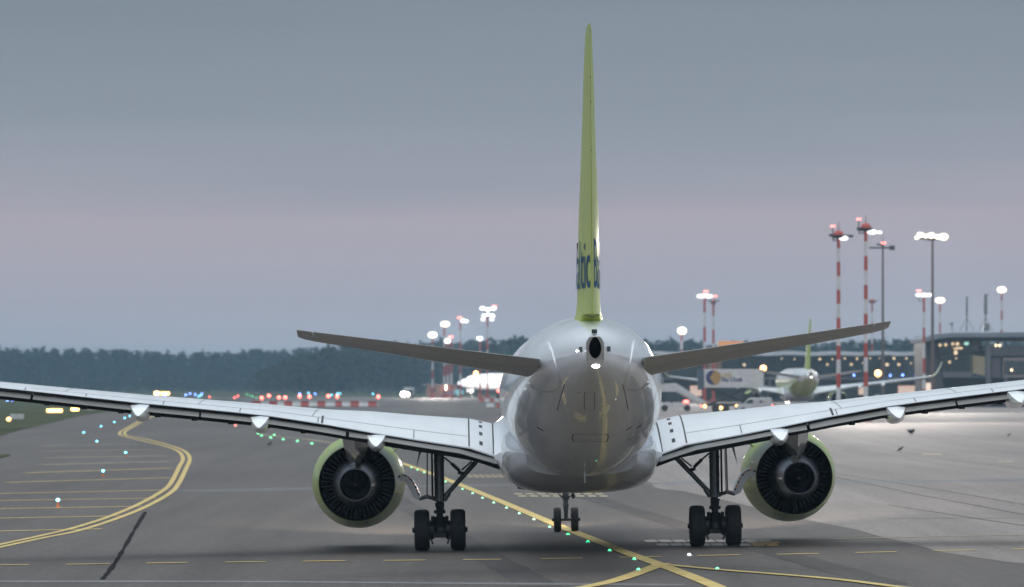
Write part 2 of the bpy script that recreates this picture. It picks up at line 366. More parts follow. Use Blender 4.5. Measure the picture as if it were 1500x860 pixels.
for s in (-1, 1):
    b = MB(); b.box((s*.285, -20.0, 4.73), (.05,.10,.11), (0,0,s*.5)); b.build('position_light_glass', glassd, fus, bevel=.005)
    b = MB(); b.ball((s*.285-.055*s*(1 if s>0 else -1)-.03, -20.06, 4.70), .022, 8); b.build('position_light', mat('small_white_glow', (1,1,1), emit=(1,1,1), es=12), fus)

def hit(u, v, bvh=FB):
    o = A_INV @ Vector((0,0,CAM_Z)); d = (A_INV.to_3x3() @ Vector(((u-CX)/F, 1, -(v-HZ)/F))).normalized()
    return bvh.ray_cast(o, d)[:2]
def surf_line(name, m, px, wd, parent, off=.004, bvh=FB, steps=8, label=None):
    P = []
    for a, c in zip(px, px[1:]):
        for k in range(steps): P.append((a[0]+(c[0]-a[0])*k/steps, a[1]+(c[1]-a[1])*k/steps))
    P.append(px[-1]); H = [h for h in (hit(u, v, bvh) for u, v in P) if h[0] is not None]
    if len(H) < 2: return
    A, B = [], []
    for i, (p, nn) in enumerate(H):
        d = (H[min(i+1, len(H)-1)][0]-H[max(i-1, 0)][0]).normalized(); q = d.cross(nn).normalized()
        A.append(p+nn*off+q*wd/2); B.append(p+nn*off-q*wd/2)
    mb = MB(); k = len(A); mb.add(A+B, [(i, i+1, k+i+1, k+i) for i in range(k-1)]); return mb.build(name, m, parent, label=label)
seam = mat('panel_seam', (.12,.12,.13), .5)
def rect(u0, v0, u1, v1): return [(u0,v0),(u1,v0),(u1,v1),(u0,v1),(u0,v0)]
surf_line('access_hatch_seam', black, [(840,636),(890,636),(891,640),(889,647),(840,647),(838,641),(840,636)], .022, fus)
surf_line('access_hatch_seam', seam, rect(856,575,871,600), .014, fus)
surf_line('hinge_seam', seam, [(827,563),(821,583),(816,601)], .02, fus); surf_line('hinge_seam', seam, [(912,563),(917,583),(920,600)], .02, fus)
for u, v, l in ((791,628,9),(921,628,9),(936,625,8)):
    s = 1 if u < 850 else -1
    surf_line('drain_vent', black, [(u-l*.5, v-s*2.5), (u+l*.5, v+s*2.5)], .10, fus, steps=2)
for u, v in ((847,575),(885,575),(853,608),(882,608),(832,655),(858,675)): surf_line('rivet_plate', seam, [(u,v),(u+2,v)], .03, fus, steps=1)
surf_line('drain_mast', chrome, [(815,697),(812,705)], .02, fus, off=.03, steps=2)
for s in (-1, 1):
    # slotted plate the tailplane root slides in, following the skin
    def sx_(y, z):
        t_, bb, h_ = smth(TOP, y), smth(BOT, y), smth(HW, y); q = (z-(t_+bb)/2)/((t_-bb)/2); return h_*math.sqrt(max(0, 1-q*q))
    b = MB(); rg = []
    for g, off in ((1,-.02),(1,.022),(.93,.03),(.6,.03),(.25,.03),(.02,.03)):
        rg.append([Vector((s*(sx_(-16.2+1.9*g*math.cos(t), 4.40+.56*g*math.sin(t))+off), -16.2+1.9*g*math.cos(t), 4.40+.56*g*math.sin(t))) for t in np.linspace(0, 2*math.pi, 49)[:-1]])
    b.loft(rg, False, True); b.build('stabilizer_seal_plate', white, fus, smooth=True, sharp=60)
    # cabin windows, doors
for s in (-1, 1):
    wp = None
    for k in range(30):
        y = 12.6-k*.80
        if wp is None:
            a = math.asin((4.0-3.65)/1.85); b = MB()
            b.add([(s*(1.8*math.cos(math.asin((z-3.65)/1.85))+.006), dy, z) for z in (3.92,4.08,4.24) for dy in (-.13,.13)], [(0,1,3,2),(2,3,5,4)])
            wp = b.build('cabin_window', glassd, fus); wp.location = (0, y, 0)
        else:
            c = wp.copy(); link(c, fus); c.location = (0, y, 0)
    for y in (14.0, -12.3):
        b = MB(); zs = np.linspace(2.9, 4.7, 9)
        def ex(z, yy): 
            r = fring(yy); h_, t_, bb = smth(HW, yy), smth(TOP, yy), smth(BOT, yy); q = ((z-(t_+bb)/2)/((t_-bb)/2)); return s*(h_*math.sqrt(max(0, 1-q*q))+.006)
        for d0, d1 in ((-.42,-.40),(.40,.42)):
            b.add([(ex(z, y+d), y+d, z) for z in zs for d in (d0, d1)], [(2*i, 2*i+1, 2*i+3, 2*i+2) for i in range(8)])
        b.build('door_seam', seam, fus)
# cockpit glass
for s in (-1, 1):
    b = MB(); P = []
    for y, z in ((16.75,4.42),(16.3,4.72),(15.6,4.45),(15.9,4.18)):
        pass
    for i, (x0, x1) in enumerate(((.03,.45),(.49,.80))):
        q = []
        for x, y0_ in ((x0, 0), (x1, 0)):
            for zz in (.0, 1):
                # on the nose surface: march y for given x and z
                z = 4.28+.34*zz-.1*i
                y = 18.4
                while y > 14:
                    t_, bb, h_ = smth(TOP, y), smth(BOT, y), smth(HW, y)
                    if ((x/h_)**2+((z-(t_+bb)/2)/((t_-bb)/2))**2) < 1: break
                    y -= .02
                q.append((s*x, y+.02, z+.01))
        b.add(q, [(0,2,3,1)])
    b.build('cockpit_window', glassd, fus)

# skin joints round the rear fuselage
ls = mat('soft_skin_joint', (.42,.42,.43), .5)
for y in (-9.2, -12.9, -15.4, -18.9):
    r0, r1 = fring(y-.008, 72, .003), fring(y+.008, 72, .003); MB().loft([r0, r1], False, False).build('skin_joint', ls, fus, smooth=True)
# belly fairing
b = MB(); rings = []
for y, hw, bot, top in ((8.2,1.0,1.9,2.6),(7.2,1.45,1.72,2.75),(5.8,1.76,1.5,2.95),(4,1.84,1.40,3.1),(1,1.85,1.38,3.15),(-2,1.85,1.38,3.1),(-3.4,1.84,1.42,3.0),(-4.4,1.78,1.52,2.9),(-5.2,1.62,1.68,2.8),(-5.9,1.3,1.88,2.7)):
    zc = bot+(top-bot)*.58; n = 56; rg = []
    for i in range(n):
        t = 2*math.pi*i/n; c, s_ = math.cos(t), math.sin(t); e = 2/3.2
        rz = (zc-bot) if s_ < 0 else (top-zc)
        rg.append(Vector((hw*math.copysign(abs(c)**e, c), y, zc+rz*math.copysign(abs(s_)**e, s_))))
    rings.append(rg)
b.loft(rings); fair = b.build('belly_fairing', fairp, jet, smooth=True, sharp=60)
for s in (-1, 1):
    b = MB(); b.box((s*1.2, 1.0, 1.455), (.5, 2.2, .03), (0, s*-.12, 0)); b.build('wheel_well_door', grey, fair)

# lofted lifting surfaces
def naca(s): return 5*(.2969*math.sqrt(max(s, 0))-.126*s-.3516*s*s+.2843*s**3-.1015*s**4)
def foil(stn, s0, s1, up, n=14):
    """stn: list of (LE vec, TE vec, half-thickness vec at full t/2, chord t) -> rings"""
    rings = []
    ss_ = [s0+(s1-s0)*(.5-.5*math.cos(math.pi*i/n)) if s0 == 0 else s0+(s1-s0)*i/n for i in range(n+1)]
    for le, te, th, cam_ in stn:
        upr = [le.lerp(te, s)+th*(naca(s)*1.0+.010)+th.normalized()*cam_*math.sin(math.pi*s) for s in ss_]
        lwr = [le.lerp(te, s)-th*(naca(s)*.92+.010)+th.normalized()*cam_*math.sin(math.pi*s) for s in ss_]
        rings.append(upr+lwr[::-1])
    return rings
W_TEZ = interp([(1.4,2.05),(1.9,2.25),(2.6,2.50),(3.9,2.72),(5.0,2.92),(6.2,3.15),(7.5,3.37),(9,3.55),(10.4,3.71),(13.6,4.12),(16.2,4.47)])
W_LE = interp([(1.4,4.45),(1.9,4.2),(6,1.95),(17.2,-4.15)])
W_TE = interp([(1.4,-1.9),(6.0,-1.95),(17.2,-5.65)])
W_INC = interp([(1.4,.075),(2.6,.062),(5,.060),(6,.040),(7.5,.018),(17,.008)])
W_TC = interp([(1.4,.15),(2.6,.145),(5,.13),(8,.115),(17,.10)])
def wst(x, s):
    le, te = W_LE(x), W_TE(x); c = le-te; tz = W_TEZ(x)
    return (Vector((s*x, le, tz+c*W_INC(x)-.02)), Vector((s*x, te, tz)), Vector((0,0,c*W_TC(x)/1.0)), .004*c)
def wsurf(x, f, s, off=.004):
    le, te, th, cm = wst(x, s); return le.lerp(te, f)+th*(naca(f)+.010)+Vector((0,0,cm*math.sin(math.pi*f)+off))
def wline(name, m, pts, wd, s, parent, along='chord'):
    A, B = [], []
    for x, f in pts:
        if along == 'chord': A.append(wsurf(x-wd/2, f, s)); B.append(wsurf(x+wd/2, f, s))
        else: c = W_LE(x)-W_TE(x); A.append(wsurf(x, f-wd/2/c, s)); B.append(wsurf(x, f+wd/2/c, s))
    mb = MB(); k = len(A); mb.add(A+B, [(i, i+1, k+i+1, k+i) for i in range(k-1)]); return mb.build(name, m, parent)
def canoe(x, s, parent, wd=.44, hgt=.42):
    te = W_TE(x); tz = W_TEZ(x); rings = []
    for dy, w_, top, bot in ((2.2,.04,-.22,-.30),(1.7,.55,-.18,-.42),(1.0,.9,-.12,-.46),(.3,1.0,-.05,-.45),(-.12,1.0,-.03,-.43),(-.5,.72,-.14,-.40),(-.85,.34,-.24,-.36),(-1.05,.06,-.29,-.32)):
        hw = wd/2*w_; t_, b_ = tz+top, tz+bot; m_ = (t_+b_)/2
        o = [(hw, t_-.02), (hw*.97, m_), (hw*.72, b_+(m_-b_)*.38), (hw*.30, b_+.01), (0, b_), (-hw*.30, b_+.01), (-hw*.72, b_+(m_-b_)*.38), (-hw*.97, m_), (-hw, t_-.02), (0, t_)]
        rings.append([Vector((s*x+px, te+dy, pz)) for px, pz in o])
    return MB().loft(rings).build('flap_track_fairing', white, parent, smooth=True, sharp=32)
for s in (-1, 1):
    xs = [1.4,1.9,2.6,3.3,3.9,5,6,6.8,7.5,9,10.4,12,13.6,15,16.2]
    b = MB(); b.loft(foil([wst(x, s) for x in xs], 0, 1, 1, 16)); wing = b.build('wing', wingp, jet, smooth=True, sharp=35)
    # winglet
    st = []
    for t in np.linspace(0, 1, 8):
        a = t*R(62); x = 16.2+1.15*math.sin(a)+.25*t; z = W_TEZ(16.2)+1.15*(1-math.cos(a))+1.2*t*t; c = 1.75*(1-t)+.6*t
        te_y = W_TE(16.2)-1.5*t; n_ = Vector((-s*math.sin(a), 0, math.cos(a)))
        st.append((Vector((s*x, te_y+c, z)), Vector((s*x, te_y, z)), n_*c*.10, 0))
    MB().loft(foil(st, 0, 1, 1, 8)).build('winglet', lime, wing, smooth=True, sharp=35)
    # flaps below and behind the trailing edge
    for x0, x1, dl in ((1.95,5.5,.15),(5.58,9.0,.17),(9.05,12.9,.17),(12.96,16.0,.17)):
        stn = []
        for x in np.linspace(x0, x1, 5):
            c = .22*(W_LE(x)-W_TE(x))*.9+.15; te = W_TE(x); tz = W_TEZ(x); drop = .10 if x < 5.5 else .135
            stn.append((Vector((s*x, te+c*.55, tz-.060)), Vector((s*x, te-c*.38, tz-.055-drop)), Vector((0,0,c*.13)), 0))
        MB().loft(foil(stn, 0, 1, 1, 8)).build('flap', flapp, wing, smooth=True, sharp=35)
    for x in np.linspace(6.6, 12.6, 8):
        b = MB(); b.box((s*x, W_TE(x)+.25, W_TEZ(x)-.24), (.13, .4, .12)); b.build('flap_bracket', black, wing)
    # black strip standing in for the shaded wing underside below the edge
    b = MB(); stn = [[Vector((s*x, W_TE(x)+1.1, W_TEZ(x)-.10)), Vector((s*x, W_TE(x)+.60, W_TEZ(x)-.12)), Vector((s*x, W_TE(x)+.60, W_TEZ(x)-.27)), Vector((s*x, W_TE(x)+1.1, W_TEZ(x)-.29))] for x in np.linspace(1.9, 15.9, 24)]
    b.loft(stn); b.build('flap_shade_strip', black, wing)
    # painted lines and panel joints on the upper skin
    fs = np.linspace(.12, .985, 12)
    wline('walkway_line', black, [(2.03, f) for f in fs], .035, s, wing); wline('walkway_line', black, [(2.62, f) for f in fs], .035, s, wing)
    for f in (.30, .46, .64, .83): wline('walkway_dash', black, [(2.33, f), (2.33, f+.035), (2.33, f+.07)], .08, s, wing)
    wline('spoiler_hinge_seam', seam, [(x, .80) for x in np.linspace(2.65, 13, 24)], .03, s, wing, 'span')
    wline('skin_seam', seam, [(x, .52) for x in np.linspace(6.2, 16, 20)], .02, s, wing, 'span')
    for x in (3.95, 6.25, 8.1, 9.9, 11.7, 13.1): wline('spoiler_end_seam', seam, [(x, f) for f in (.80,.86,.92,.985)], .025, s, wing)
    for x in (6.2, 8.9, 12.0, 14.2): wline('skin_seam', seam, [(x+f*.25, f) for f in np.linspace(.25,.78,6)], .018, s, wing)
    for x, f in ((5.9,.78),): wline('flap_end_gap', black, [(6.15, g) for g in (.72,.82,.92,.985)], .05, s, wing)
    for x in (4.85, 7.62, 10.43): canoe(x, s, wing)
    # root fillet
    b = MB(); rings = []
    for x, g, dn in ((1.60,.55,.42),(1.75,.26,.30),(1.9,.10,.16),(2.02,.012,.03)):
        le, te, th, cm = wst(x, s); te = te+Vector((0,-.45*g,0)); rg = []
        for k in range(13):
            f = k/12; p = le.lerp(te, f)+th*(naca(f)+.010); rg.append(p+Vector((0,0,g)))
        for k in range(12, -1, -1):
            f = k/12; p = le.lerp(te, f)-th*(naca(f)*.92+.010); rg.append(p+Vector((0,0,-dn)))
        rings.append(rg)
    b.loft(rings); b.build('wing_root_fillet', white, fair, smooth=True, sharp=60)

# tailplane
H_LE = interp([(.6,-13.9),(6.2,-18.35)]); H_TE = interp([(.6,-17.35),(6.2,-19.75)]); H_Z = lambda x: 4.405+.1325*x
def hst(x, s, k=1):
    le, te = H_LE(x), H_TE(x); c = le-te
    return (Vector((s*x, le, H_Z(x)-.095*c)), Vector((s*x, te, H_Z(x))), Vector((0,0,c*.105*k)), -.003*c)
for s in (-1, 1):
    xs = [.7,1,2,3,4,5,5.9]; tipst = []
    for x, k, sh in ((6.08,.8,.12),(6.17,.5,.3),(6.2,.15,.5)):
        le, te, th, cm = hst(x, s, k); tipst.append((le+Vector((0,-sh,0)), te+Vector((0,sh*.1,0)), th, cm))
    stn = [hst(x, s) for x in xs]+tipst
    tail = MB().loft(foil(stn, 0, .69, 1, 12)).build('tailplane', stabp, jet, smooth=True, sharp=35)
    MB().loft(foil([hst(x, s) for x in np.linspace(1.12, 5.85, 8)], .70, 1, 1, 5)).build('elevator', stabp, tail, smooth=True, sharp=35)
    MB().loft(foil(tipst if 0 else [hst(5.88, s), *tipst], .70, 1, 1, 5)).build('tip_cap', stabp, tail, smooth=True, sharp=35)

# fin and rudder
V_LE = interp([(5.2,-12.1),(5.7,-12.9),(11.2,-17.85),(11.5,-18.35)]); V_TE = interp([(5.2,-18.35),(11.5,-20.25)])
V_H = interp([(5.2,.40),(5.38,.33),(5.55,.275),(5.8,.25),(6.5,.24),(7.6,.215),(9.2,.150),(10.6,.105),(11.3,.075),(11.5,.05)])
def vst(z):
    h = V_H(z); le, te = V_LE(z), V_TE(z)
    return (Vector((0, le, z)), Vector((0, te, z)), Vector((h*2, 0, 0)), 0)
def vst2(z):
    a, t, th, c = vst(z); return (a, t, th, c)
zs = [5.2,5.38,5.55,5.8,6.2,6.6,7.1,7.6,8.2,8.8,9.4,10,10.6,11.1,11.35,11.5]
fin = MB().loft(foil([vst2(z) for z in zs], 0, .68, 1, 12)).build('fin', lime, jet, smooth=True, sharp=35)
rud = MB().loft(foil([vst2(z) for z in [5.5]+zs[3:]], .685, 1, 1, 6)).build('rudder', lime, fin, smooth=True, sharp=35)
b = MB()
for s in (-1, 1): b.tube((s*.15,-18.25,5.47), (0,-18.62,5.42), .012, n=6)
b.build('rudder_base_seal', black, fin)
for z in (8.9, 9.9, 10.4, 11.35):
    b = MB(); b.tube((0, V_TE(z), z), (0, V_TE(z)-.18, z-.02), .010, n=6); b.build('static_wick', black, rud)
for s in (-1, 1):
    cu = bpy.data.curves.new('lettering_curve', 'FONT'); cu.body = 'Baltic'; cu.size = 1.5; cu.resolution_u = 3
    to = bpy.data.objects.new('lettering_source', cu); COL.objects.link(to)
    bpy.context.view_layer.update()
    me = bpy.data.meshes.new_from_object(to.evaluated_get(bpy.context.evaluated_depsgraph_get()))
    bpy.data.objects.remove(to)
    import bmesh
    bm = bmesh.new(); bm.from_mesh(me)
    for _ in range(2): bmesh.ops.subdivide_edges(bm, edges=[e for e in bm.edges if e.calc_length() > .12], cuts=1)
    bmesh.ops.triangulate(bm, faces=bm.faces)
    for v in bm.verts: v.co.x *= 1.28
    wmax = max(v.co.x for v in bm.verts)
    for v in bm.verts:
        z = 6.05+v.co.y; y = (V_TE(z)+.22+(wmax-v.co.x)) if s < 0 else (V_TE(z)+.22+v.co.x)
        f = max(.01, (V_LE(z)-y)/(V_LE(z)-V_TE(z))); v.co = Vector((s*(V_H(z)*2*(naca(f)+.010)+.009), y, z))
    bm.to_mesh(me); bm.free(); me.materials.clear(); me.materials.append(navy); me.name = 'lettering'
    o = bpy.data.objects.new('lettering', me); link(o, fin)
# engines
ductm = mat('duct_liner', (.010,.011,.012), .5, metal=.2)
vanem = mat('vane_metal', (.14,.145,.15), .32, metal=.7)
corem = mat('core_cowl_metal', (.13,.14,.155), .2, metal=.85, noise=.35, nscale=3)
plum = mat('pylon_paint', (.36,.36,.35), .25, coat=.8, noise=.1, nscale=3)
for s in (-1, 1):
    ex, ez = s*5.4, 1.64
    e = bpy.data.objects.new('engine', None); link(e, jet); e.location = (ex, 0, ez)
    outer = [(5.55,1.0),(5.62,1.03),(5.58,1.07),(5.4,1.11),(5.0,1.15),(4.4,1.172),(3.8,1.165),(3.2,1.13),(2.6,1.075),(2.0,1.005),(1.5,.95)]
    b = MB(); b.lathe(outer+[(1.5,.935),(1.9,.945),(2.6,.95),(3.5,.93)], 72, caps=(False, False))
    cowl = b.build('fan_cowl', limec, e, smooth=True, sharp=40)
    b = MB(); b.lathe([(5.56,1.0),(5.3,.95),(4.8,.93),(3.5,.93)], 48, caps=(False, False)); b.build('inlet_liner', alum, e, smooth=True)
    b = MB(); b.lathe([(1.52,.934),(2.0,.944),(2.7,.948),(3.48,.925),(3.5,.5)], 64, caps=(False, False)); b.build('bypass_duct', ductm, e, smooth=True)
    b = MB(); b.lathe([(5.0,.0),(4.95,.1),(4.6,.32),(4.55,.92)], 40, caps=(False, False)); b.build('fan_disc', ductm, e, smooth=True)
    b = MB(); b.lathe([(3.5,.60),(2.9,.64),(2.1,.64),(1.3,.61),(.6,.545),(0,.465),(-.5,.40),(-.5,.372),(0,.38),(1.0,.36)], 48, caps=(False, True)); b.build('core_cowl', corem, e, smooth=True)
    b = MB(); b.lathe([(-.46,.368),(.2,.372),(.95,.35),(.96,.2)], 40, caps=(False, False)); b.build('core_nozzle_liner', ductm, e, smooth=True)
    b = MB(); b.lathe([(1.0,.24),(.5,.22),(0,.13),(-.42,.03)], 32); b.build('exhaust_plug', mat('heat_stained_metal', (.10,.075,.06), .4, metal=.8, noise=.3, nscale=6), e, smooth=True)
    vp = None
    for k in range(46):
        a = 2*math.pi*(k+.5)/46
        if abs(((a-math.pi/2+math.pi) % (2*math.pi))-math.pi) < .32 : continue
        if vp is None:
            b = MB(); P = []
            for r in (.60,.93):
                for y, x in ((2.95,-.035),(3.15,.0),(3.38,.022)): P.append((x, y, r))
            Q = [(x+.012, y, r) for x, y, r in P]
            b.add(P+Q, [(0,1,4,3),(1,2,5,4),(6,9,10,7),(7,10,11,8),(0,3,9,6),(2,8,11,5),(0,6,7,1),(1,7,8,2),(3,4,10,9),(4,5,11,10)])
            vp = b.build('guide_vane', vanem, e); vp.rotation_euler = (0, math.pi/2-a, 0)
        else:
            c = vp.copy(); link(c, e); c.rotation_euler = (0, math.pi/2-a, 0)
    b = MB(); b.hexa([(-.05,1.75,-.93),(.05,1.75,-.93),(.06,3.4,-.93),(-.06,3.4,-.93),(-.05,1.55,-.5),(.05,1.55,-.5),(.06,3.4,-.55),(-.06,3.4,-.55)])
    b.build('lower_bifurcation', dark, e, bevel=.02)
    b = MB(); b.loft([[Vector(p) for p in ((0,.55,z),(-w_,1.3,z),(-w_,3.45,z),(w_,3.45,z),(w_,1.3,z))] for z, w_ in ((.38,.13),(.6,.24),(.93,.30))])
    b.build('upper_bifurcation', dark, e, bevel=.02)
    # pylon: faceted, ridge facing aft
    b = MB(); rings = []
    for z, w_, ya, ym, yf in ((.40,.03,.15,.9,2.0),(.62,.20,.0,.8,3.6),(.90,.29,-.2,.7,4.4),(1.15,.33,-.4,.7,4.2),(1.55,.33,-.5,.7,3.6)):
        rings.append([Vector(p) for p in ((0,ya,z),(-w_,ym,z),(-w_,yf-.6,z),(0,yf,z),(w_,yf-.6,z),(w_,ym,z))])
    b.loft(rings); b.build('pylon', plum, e, bevel=.012)
    # latch covers, strake, drain line
    ia = math.radians(40) if s < 0 else math.radians(140)
    rr = lambda r, y: (r*math.cos(ia), y, r*math.sin(ia))
    b = MB(); pl = [rr(1.10,5.0), rr(1.13,3.7), rr(1.42,3.7), rr(1.40,4.0)]; nn = Vector((-math.sin(ia), 0, math.cos(ia)))*.012
    b.loft([[Vector(p)-nn for p in pl], [Vector(p)+nn for p in pl]]); b.build('strake', limec, cowl)
    for a0 in (R(-103), R(-77)):
        b = MB(); A = [Vector((r*math.cos(a0), y, r*math.sin(a0))) for y, r in ((4.4,1.176),(3.2,1.134),(2.6,1.079),(2.0,1.009),(1.52,.955))]
        t_ = Vector((-math.sin(a0), 0, math.cos(a0)))*.012
        b.add([p-t_ for p in A]+[p+t_ for p in A], [(i, i+1, 6+i, 5+i) for i in range(4)]); b.build('cowl_seam', seam, cowl)
    b = MB(); b.lathe([(3.42,1.152),(3.40,1.1515)], 72, caps=(False, False)); b.build('cowl_seam', seam, cowl)

# main landing gear
def tyre(b, x, z, r, w_, y=0):
    h = w_/2; b.lathe([(-h*.86,r*.55),(-h,r*.72),(-h,r*.86),(-h*.86,r*.955),(-h*.6,r*.992),(-h*.3,r),(h*.3,r),(h*.6,r*.992),(h*.86,r*.955),(h,r*.86),(h,r*.72),(h*.86,r*.55)], 44, 'x', (x, y, z), (False, False))
def wheel(parent, x, z, r, w_, out, y=0):
    b = MB(); tyre(b, x, z, r, w_, y); t = b.build('tyre', rubber, parent, smooth=True, sharp=50)
    for g in (-.32,-.11,.11,.32):
        b2 = MB(); b2.lathe([(g*w_-.004, r*1.001-.004),(g*w_, r*1.0015),(g*w_+.004, r*1.001-.004)], 40, 'x', (x, y, z), (False, False)); 
    b = MB(); b.lathe([(-w_*.40,r*.54),(-w_*.30,r*.50),(-w_*.1*1,r*.2),(w_*.1,r*.2),(w_*.30,r*.50),(w_*.40,r*.54)], 28, 'x', (x, y, z)); b.build('wheel_hub', alum, parent, smooth=True, sharp=40)
    b = MB(); b.tube((x+out*w_*.25, y, z), (x+out*(w_*.5+.05), y, z), r*.17, r*.12, 14); b.build('hub_cap', dark, parent, smooth=True, sharp=40)
for s in (-1, 1):
    g = bpy.data.objects.new('main_landing_gear', None); link(g, jet); g.location = (s*3.36, 0, 0)
    b = MB(); b.tube((0,0,2.75), (0,0,1.24), .125, .12, 20); b.tube((0,0,1.32), (0,0,1.20), .15, .15, 20); b.tube((0,0,2.2), (0,0,2.16), .14, .14, 20); b.tube((0,0,1.75), (0,0,1.72), .135, .135, 20)
    b.build('shock_strut', steel, g, smooth=True, sharp=35)
    b = MB(); b.tube((0,0,1.22), (0,0,.5), .085, .085, 18); b.build('piston', dark, g, smooth=True, sharp=35)
    b = MB(); b.tube((0,0,.98), (0,0,.90), .14, .14, 14); b.tube((0,0,.82),(0,0,.45), .13,.17, 14); b.tube((-.42,0,.5),(.42,0,.5), .085, n=14); b.box((0,0,.37), (.3,.2,.12)); b.build('axle', dark, g, smooth=True, sharp=35)
    b = MB()
    for t in (-1, 1): b.lathe([(t*.13,.05),(t*.15,.23),(t*.27,.24),(t*.30,.2)], 18, 'x', (0,0,.5)); b.box((t*.17,-.20,.76), (.07,.08,.16), (.3,0,t*.2)); b.box((t*.20,-.1,.22),(.04,.1,.14),(0,t*.35,0)); b.box((t*.27,-.16,.33),(.1,.07,.1))
    b.build('brake_pack', dark, g, smooth=True, sharp=35)
    b = MB(); b.hexa([(-.12,-.12,1.16),(.12,-.12,1.16),(.12,-.08,1.16),(-.12,-.08,1.16),(-.05,-.40,.86),(.05,-.40,.86),(.05,-.36,.86),(-.05,-.36,.86)]); b.hexa([(-.11,-.13,.55),(.11,-.13,.55),(.11,-.09,.55),(-.11,-.09,.55),(-.05,-.40,.86),(.05,-.40,.86),(.05,-.36,.86),(-.05,-.36,.86)])
    b.build('torque_link', dark, g)
    i = -s
    b = MB(); b.tube((i*.12,-.02,1.30), (i*.95,.1,2.20), .055, .065, 12); b.tube((i*.10,-.02,1.22), (i*.22,-.02,1.40), .075, n=10); b.build('side_brace', steel, g, smooth=True, sharp=40)
    b = MB(); b.tube((i*.12,0,2.27), (i*.30,0,2.12), .022, n=8); b.tube((i*.30,0,2.12), (i*.50,0,1.93), .042, n=8); b.tube((i*.46,0,1.90), (i*.60,0,1.86), .045, n=8); b.tube((i*.55,0,1.95), (i*.80,0,2.16), .020, n=8); b.build('lock_link', dark, g, smooth=True)
    b = MB(); b.tube((-i*.17,-.06,2.6), (-i*.17,-.06,1.3), .025, n=8); b.tube((i*.1,-.13,2.6),(i*.1,-.12,.9), .012, n=6); b.tube((-i*.05,-.15,2.4),(-i*.06,-.14,.75), .011, n=6); b.build('hydraulic_line', black, g, smooth=True)
    b = MB(); b.box((-i*.29,.05,1.93), (.035,.75,1.3), (0, i*.02, 0)); b.build('leg_door', grey, g, bevel=.008)
    b = MB(); b.loft([[Vector((-i*x, y, z)) for x, z in ((.34,2.58),(.47,2.55),(.56,2.0),(.45,2.35))] for y in (-.05,.0)]); b.build('door_horn', grey, g)
    # curved wheel door with its link
    C = [(-.98,1.74),(-.90,1.80),(-.80,1.77),(-.70,1.66),(-.62,1.50),(-.55,1.35),(-.48,1.27)]
    b = MB(); rings = []
    for k, (x, z) in enumerate(C):
        t = Vector((C[min(k+1,6)][0]-C[max(k-1,0)][0], 0, C[min(k+1,6)][1]-C[max(k-1,0)][1])).normalized(); nn = Vector((-t.z, 0, t.x))
        w_ = .10 if 0 < k < 6 else .05; p = Vector((x, 0, z)); q = []
        for pp in (p-nn*w_+Vector((0,-.02,0)), p+nn*w_*.7+Vector((0,-.06,0)), p+nn*w_*.9+Vector((0,.45,0)), p+nn*w_*.6+Vector((0,.45,0)), p+nn*w_*.45+Vector((0,0.0,0)), p-nn*w_+Vector((0,.02,0))):
            q.append(Vector((pp.x*i, pp.y, pp.z)) if i == 1 else Vector((-pp.x, pp.y, pp.z)))
        rings.append(q)
    b.loft(rings); dr = b.build('wheel_door', white, g, smooth=True, sharp=35)
    for k in range(9):
        t = k/9*5+.5; a = int(t); f = t-a; x = C[a][0]*(1-f)+C[a+1][0]*f; z = C[a][1]*(1-f)+C[a+1][1]*f
        tx, tz = C[a+1][0]-C[a][0], C[a+1][1]-C[a][1]; l = math.hypot(tx, tz); nx, nz = -tz/l, tx/l
        x += nx*.062; z += nz*.062
        b = MB(); b.box((x*(1 if i == 1 else -1), -.068, z), (.075,.012,.035), (0, (-math.atan2(tz, tx))*(1 if i == 1 else -1), 0)); b.build('warning_stripe', orange if k % 2 else black, dr)
    b = MB(); sx = (1 if i == 1 else -1); b.tube((-.50*sx,0,1.26), (-.30*sx,0,1.32), .045, .05, 8); b.tube((-.30*sx,0,1.32), (-.12*sx,0,1.24), .05, .03, 8); b.build('door_link', alum, g, smooth=True)
    for t in (-1, 1): wheel(g, t*.44, .5, .50, .37, t)

# nose landing gear
g = bpy.data.objects.new('nose_landing_gear', None); link(g, jet); g.location = (0, 15.14, 0)
b = MB(); b.tube((0,0,2.1), (0,0,.95), .095, .09, 16); b.tube((0,0,1.0),(0,0,.72), .075,.07,16); b.tube((0,0,.74),(0,0,.5), .085,.05,14); b.tube((0,0,.55),(0,0,.3), .05, n=12); b.tube((-.2,0,.33),(.2,0,.33), .04, n=12)
b.tube((0,0,.98),(0,0,.86),.10,.10,14); b.build('shock_strut', steel, g, smooth=True, sharp=35)
b = MB(); b.box((-.26,-.1,1.07), (.38,.05,.05)); b.box((.22,-.1,1.06), (.30,.05,.03)); b.box((.2,-.12,.98), (.08,.06,.16)); b.tube((-.18,-.1,1.0),(0,-.1,.88), .02, n=6); b.tube((.18,-.1,1.0),(0,-.1,.88), .02, n=6); b.build('steering_actuator', dark, g)
for s in (-1, 1):
    b = MB(); b.box((s*.42,.3,1.62), (.025,1.5,.55), (0,s*.12,0)); b.build('gear_door', white, g, bevel=.006)
    wheel(g, s*.235, .33, .33, .20, s)
lampm = mat('taxi_lamp_glow', (1,1,1), emit=(1,.9,.75), es=20)
for s in (-1, 1):
    b = MB(); b.tube((s*.12,.1,1.18), (s*.12,.17,1.17), .07, .085, 14); b.build('taxi_lamp', lampm, g, smooth=True, sharp=35)
